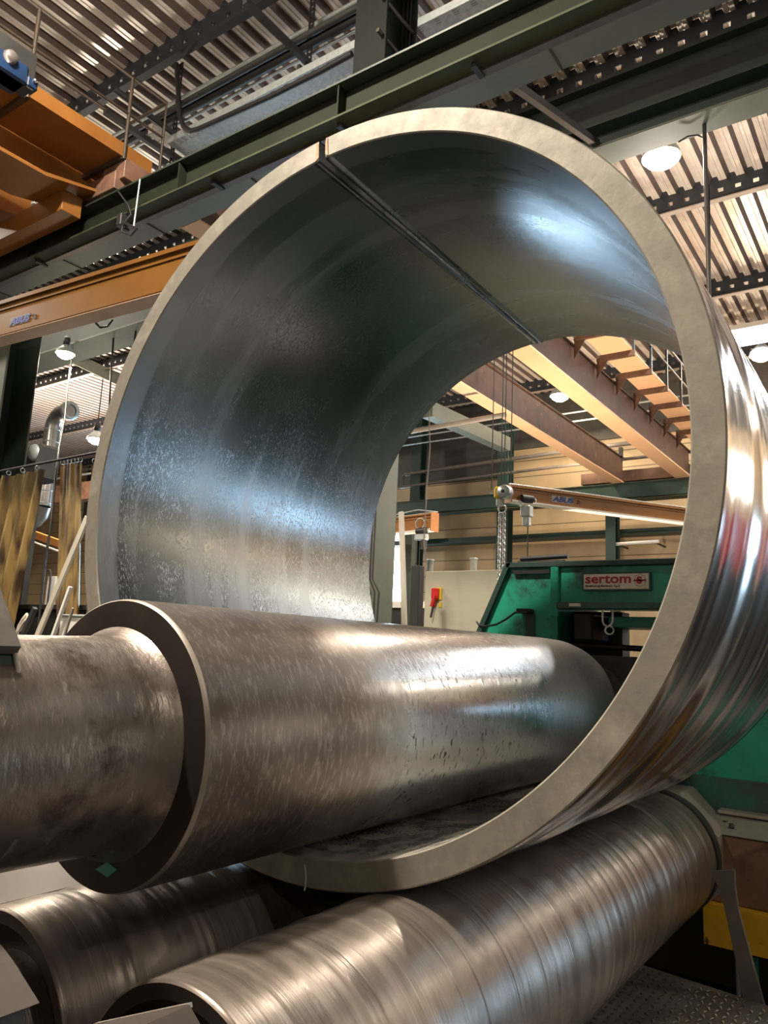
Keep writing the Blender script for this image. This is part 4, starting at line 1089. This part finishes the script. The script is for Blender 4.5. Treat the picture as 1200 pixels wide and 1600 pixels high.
solid('pendant_cable', MB().tube([(8.2, at(669, 640, X=8.2).y, 7.5), at(670, 640, X=8.2), at(672, 700, X=8.2), at(667, 760, X=8.2), at(665, 800, X=8.2), at(662, 850, X=8.2), at(668, 885, X=8.2), at(664, 905, X=8.2)], .008, 6), 'pipe', 'pale wavy cable hanging over the short orange jib arm', 'cable')
a = at(652, 850, X=8.2)
for i, u_ in enumerate((652, 657)):
    a = at(u_, 822, X=8.4); solid('hoist_rope', MB().tube([a, (a.x, a.y, .02)], .004, 6), 'rail_steel', ['left', 'right'][i] + ' thin brown rope falling below the short orange jib arm', 'rope')
a, b = at(630, 676, X=8.6), at(790, 648, X=8.6)
t = Thing('cross_tube', a, 'pale horizontal tube between the ring edge and the left orange crane beam', 'tube')
t.part('tube', MB().tube([a, b], .035), 'pale_steel')
t.part('hanger_rod', MB().tube([a + (b - a) * .1, (a.x, a.y + (b.y - a.y) * .1, 7.5)], .008, 6), 'dark')
solid('roof_brace', MB().beam(at(668, 640, X=10), at(790, 695, X=12.5), .2, .25), 'sage', 'grey green brace behind the pale horizontal tube', 'brace')

# ------------------------------------------------------------------ left jib crane (large, near)
dl = at(-1450, 919, X=1.0)
D = FW + RT * ((-1450 - 600) / FPX) - UP * ((919 - 800) / FPX); D.z = 0; D.normalize()
b0 = at(240, 470, Z=4.0); b1 = b0 + D * 4.2; b0 = b0 - D * 1.0
hL = .33
t, d, r, u = jib(b0, b1, hL, .16, 'long orange jib crane arm with a maker plate crossing the left side', None, None, None, 'amber', 'amber')
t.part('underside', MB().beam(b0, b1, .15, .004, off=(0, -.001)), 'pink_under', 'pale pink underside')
sd = 1 if r.dot(-FW) > 0 else -1
nr = r * sd
# reading direction is left to right in the view = -d
c0 = at(22, 505, Z=4.12)
k = (c0 - b0).dot(d)
s0 = b0 + d * k + nr * .0595 + u * hL * .33
on_side(t, s0, -d, u, nr, .26, .075, 'ABUS', '2t', 'pipe')
for (u1, v1) in ((452, 0),): pass
mb = MB(); mb.tube([at(150, 505, X=3.3), at(157, 512, X=3.3), at(168, 510, X=3.3), at(176, 500, X=3.3)], .008, 6)
solid('cable_loop', mb, 'black', 'small black cable loop hanging below the left orange jib arm', 'cable')
for (u0, v0, u1, v1, lb) in ((178, 520, 170, 650, 'straight dark rope below the left jib arm, nearest to it on the left'), (212, 520, 207, 560, 'short dark rope below the left jib arm, touching the ring edge')):
    a = at(u0, v0, X=5.0); b = at(u1, v1, X=5.0)
    solid('hanging_rope', MB().tube([(5.0, a.y, 4.99), a, (5.0, (a.y + b.y) / 2 + .01, (a.z + b.z) / 2), b], .011, 6), 'dark', lb, 'rope')
a = at(113, 540, X=5.0)
solid('hanging_cable', MB().tube([(5.0, a.y, 4.99), a, at(112, 562, X=4.9), at(105, 610, X=4.8), at(101, 655, X=4.6), at(92, 700, X=4.2), at(84, 770, X=3.85), at(78, 830, X=3.85), at(70, 880, X=3.85), at(62, 960, X=3.85), at(52, 1060, X=3.85)], .011, 8), 'dark', 'long dark cable hanging past the left roof lamp and the welding curtains', 'cable')

# ------------------------------------------------------------------ welding curtains and duct
def curtain(name, x, ya, yb, zt, zbm, lb, shear=0.0, waves=6, amp=.05, pull=0.0):
    mb = MB(); nu, nv = 60, 24; vs = []; fs = []
    for j in range(nv + 1):
        v = j / nv
        for i in range(nu + 1):
            uu = i / nu
            y = ya + (yb - ya) * uu + shear * v
            if pull: y += pull * uu * (4 * v * (1 - v)) ** 1.0 * -1
            vs.append((x + amp * math.sin(uu * waves * 2 * PI + .5 * v) * (.4 + .6 * v) + .015 * math.sin(uu * 31), y, zt + (zbm - zt) * v))
    for j in range(nv):
        for i in range(nu): fs.append((j * (nu + 1) + i, j * (nu + 1) + i + 1, (j + 1) * (nu + 1) + i + 1, (j + 1) * (nu + 1) + i))
    mb.add(vs, fs, True)
    vb = [(q[0] + .004, q[1], q[2]) for q in vs]; mb.add(vb, [f[::-1] for f in fs], True)
    t = Thing(name, (x, (ya + yb) / 2, zbm), lb, 'curtain')
    t.part('sheet', mb, 'curtain')
    for k in range(6):
        y = ya + (yb - ya) * (k + .4) / 6
        t.part('hook', MB().torus((x, y, zt + .03), .022, .004, (0, 1, 0), 12, 5), 'galv')
    return t
curtain('welding_curtain', 3.95, 8.3, 6.78, 3.13, .25, 'wide amber brown welding curtain at the left edge', shear=.42, waves=7, amp=.07)
curtain('welding_curtain', 4.0, 6.62, 6.28, 3.16, .25, 'narrow yellowish welding curtain right of the gap with the cable', shear=-.45, waves=1.5, amp=.03)
curtain('welding_curtain', 4.10, 6.28, 5.75, 3.16, .25, 'darker brown welding curtain touching the left edge of the ring', shear=-.35, waves=3)
solid('curtain_rail', MB().tube([(3.97, 8.6, 3.19), (3.97, 5.6, 3.22)], .014, 8), 'dark', 'thin dark rail carrying the welding curtains', 'rail')
t = Thing('spiral_duct', (8.0, 13.66, 0), 'shiny spiral ventilation duct with an elbow above the welding curtains', 'duct')
a = at(73, 745, X=8.0); e = at(75, 672, X=8.0); o_ = at(112, 655, X=8.0)
r_ = .15
zl = at(73, 790, X=8.0).z
mb = MB().tube([(8, a.y, zl), (8, a.y, e.z)], r_, 24)
mb.tube([(8, a.y, zl), (8, a.y + .05, zl - .15), (8, a.y + .2, zl - .25), (8, a.y + .6, zl - .28), (8, 24.9, zl - .28)], r_, 24)
el = []
for i in range(9):
    th = i / 8 * PI / 2
    el.append(Vector((8, a.y - .30 * (1 - math.cos(th)), e.z + .30 * math.sin(th))))
mb.tube(el + [el[-1] + Vector((0, -.22, 0))], r_, 24)
t.part('pipe', mb, 'duct')
mb = MB(); z = zl + .05
while z < e.z: mb.lathe([(z - .012, r_), (z, r_ + .012), (z + .012, r_)], (8, a.y), 24, 'Z'); z += .24
t.part('seam_ring', mb, 'galv')
en = el[-1] + Vector((0, -.22, 0))
t.part('collar', MB().lathe([(en.y - .02, r_ - .03), (en.y - .02, r_ + .035), (en.y + .05, r_ + .035), (en.y + .05, r_)], (en.x, en.z), 24, 'Y'), 'galv')
t = Thing('control_unit', at(50, 715, X=6.6), 'dark unit with a pale round front between left column and duct', 'machine')
a = at(50, 712, X=6.6)
t.part('body', MB().bbox(a.x, a.x + .4, a.y - .18, a.y + .2, a.z - .4, a.z + .2, .05), 'dark')
t.part('front', MB().lathe([(a.x - .05, .001), (a.x - .04, .12), (a.x, .14)], (a.y - .05, a.z + .05), 20), 'galv')
t.part('mast', MB().box(a.x + .1, a.x + .2, a.y - .05, a.y + .05, 0, a.z - .4), 'dark')

# ------------------------------------------------------------------ bars and scrap leaning left of the ring
def rod(pa, pb, w, d, mat, lb, x=3.2, cat='bar', xb=None):
    A_ = at(*pa, X=x); B_ = at(*pb, X=x if xb is None else xb)
    dd = (A_ - B_); 
    foot = B_ + (B_ - A_) * max(0, (B_.z - .02) / (A_.z - B_.z)) if A_.z > B_.z else B_
    solid('leaning_bar', MB().beam(A_, foot, w, d, up=(1, 0, 0)), mat, lb, cat, 'bars leaning left of the ring')
rod((137, 808), (62, 985), .05, .02, 'offwhite', 'longest grey flat bar leaning against the ring from the lower left', 3.25)
rod((110, 917), (84, 990), .022, .022, 'white', 'short whitish square bar leaning right of the longest bar', 3.0)
rod((55, 950), (36, 992), .03, .03, 'dark', 'dark short bar leaning near the left edge', 3.0)
rod((114, 950), (102, 990), .014, .014, 'pale_steel', 'thin pale rod leaning rightmost in the scrap heap', 2.95)
a = at(38, 968, X=3.0)
t = Thing('bent_strip', a, 'bent pale strip with a curled end at the left edge above the journal', 'strip')
pts_ = [at(u_, v_, X=3.0) for u_, v_ in ((26, 992), (30, 978), (36, 968), (42, 960), (44, 966), (38, 972), (30, 985))]
t.part('strip', MB().tube(pts_, .012, 8), 'offwhite')
t.part('stand', MB().tube([pts_[0], (pts_[0].x, pts_[0].y, 0)], .012, 6), 'dark')
t = Thing('scrap_crate', (3.2, 5.1, 0), 'pale grey crate behind the leaning bars at the left of the upper roll', 'crate')
q0 = at(95, 963, X=3.4); q1 = at(128, 963, X=3.4)
t.part('box', MB().bbox(3.4, 3.9, q1.y - .35, q0.y, 0, q0.z), 'white')
t.part('rim', MB().bbox(3.38, 3.92, q1.y - .37, q0.y + .02, q0.z, q0.z + .015), 'galv')
t = Thing('work_bench', (4.6, 7, 0), 'dark bench seen below the welding curtains at the left', 'bench')
q0 = at(30, 945, X=4.3)
t.part('top', MB().bbox(4.2, 5.0, 5.3, 7.72, q0.z - .05, q0.z), 'dark')
t.part('front', MB().bbox(4.25, 4.28, 5.3, 7.72, .02, q0.z - .05), 'dark')
t = Thing('roller_trolley', at(75, 925, X=8), 'pale frame with a rounded top handle seen through the curtain gap', 'trolley')
a = at(77, 900, X=7.0)
t.part('handle', MB().tube([(7, a.y - .04, 0), (7, a.y - .04, a.z + .03), (7, a.y, a.z + .09), (7, a.y + .06, a.z + .09)], .014, 8), 'dark')
t.part('panel', MB().bbox(7.05, 7.1, a.y - .1, a.y + .12, .1, a.z), 'white')
# wall corner with orange and bright glimpses behind the gap
t = Thing('side_crane_beam', (13, 21, 3.6), 'orange beam piece glimpsed through the curtain gap', 'crane beam')
a = at(70, 845, X=10)
t.part('profile', MB().beam(at(40, 830, X=10), at(95, 850, X=10), .1, .16), 'orange')
t.part('lip', MB().beam(at(40, 842, X=9.98), at(95, 862, X=9.98), .1, .03), 'white')

# ------------------------------------------------------------------ red cabinet right of the view, mirrored in the ring
t = Thing('red_container', (10.5, -1.7, 0), 'red steel container on a black base beyond the right edge, mirrored in the ring', 'container')
t.part('body', MB().bbox(10, 11.2, -2.9, -.5, 2.0, 2.95, .03), 'redpaint')
t.part('base', MB().bbox(10, 11.2, -4.2, .3, 0, 2.0), 'black')

# ------------------------------------------------------------------ unseen lamp added behind the cream cabinet to light the crane beams
wx, wy = 8.3, 3.7
t = Thing('work_lamp', (wx, wy, 0), 'tripod work lamp standing behind the cream cabinet, turned up to the orange crane beams', 'lamp')
t.part('pole', MB().tube([(wx, wy, .4), (wx, wy, 1.0)], .02), 'dark')
for k in range(3): t.part('leg', MB().tube([(wx, wy, .6), (wx + .4 * math.cos(k * 2.1), wy + .4 * math.sin(k * 2.1), .01)], .012, 6), 'dark')
t.part('head', MB().bbox(wx - .15, wx + .15, wy - .12, wy + .12, .98, 1.04), 'yellow_box')
t.part('glass', MB().box(wx - .12, wx + .12, wy - .09, wy + .09, 1.042, 1.046), 'lamp_glass')
area('work_lamp_light', (wx, wy, 1.08), (wx + 1.8, wy + .2, 5.5), .25, .2, 230, (1, .80, .60), 2.4)
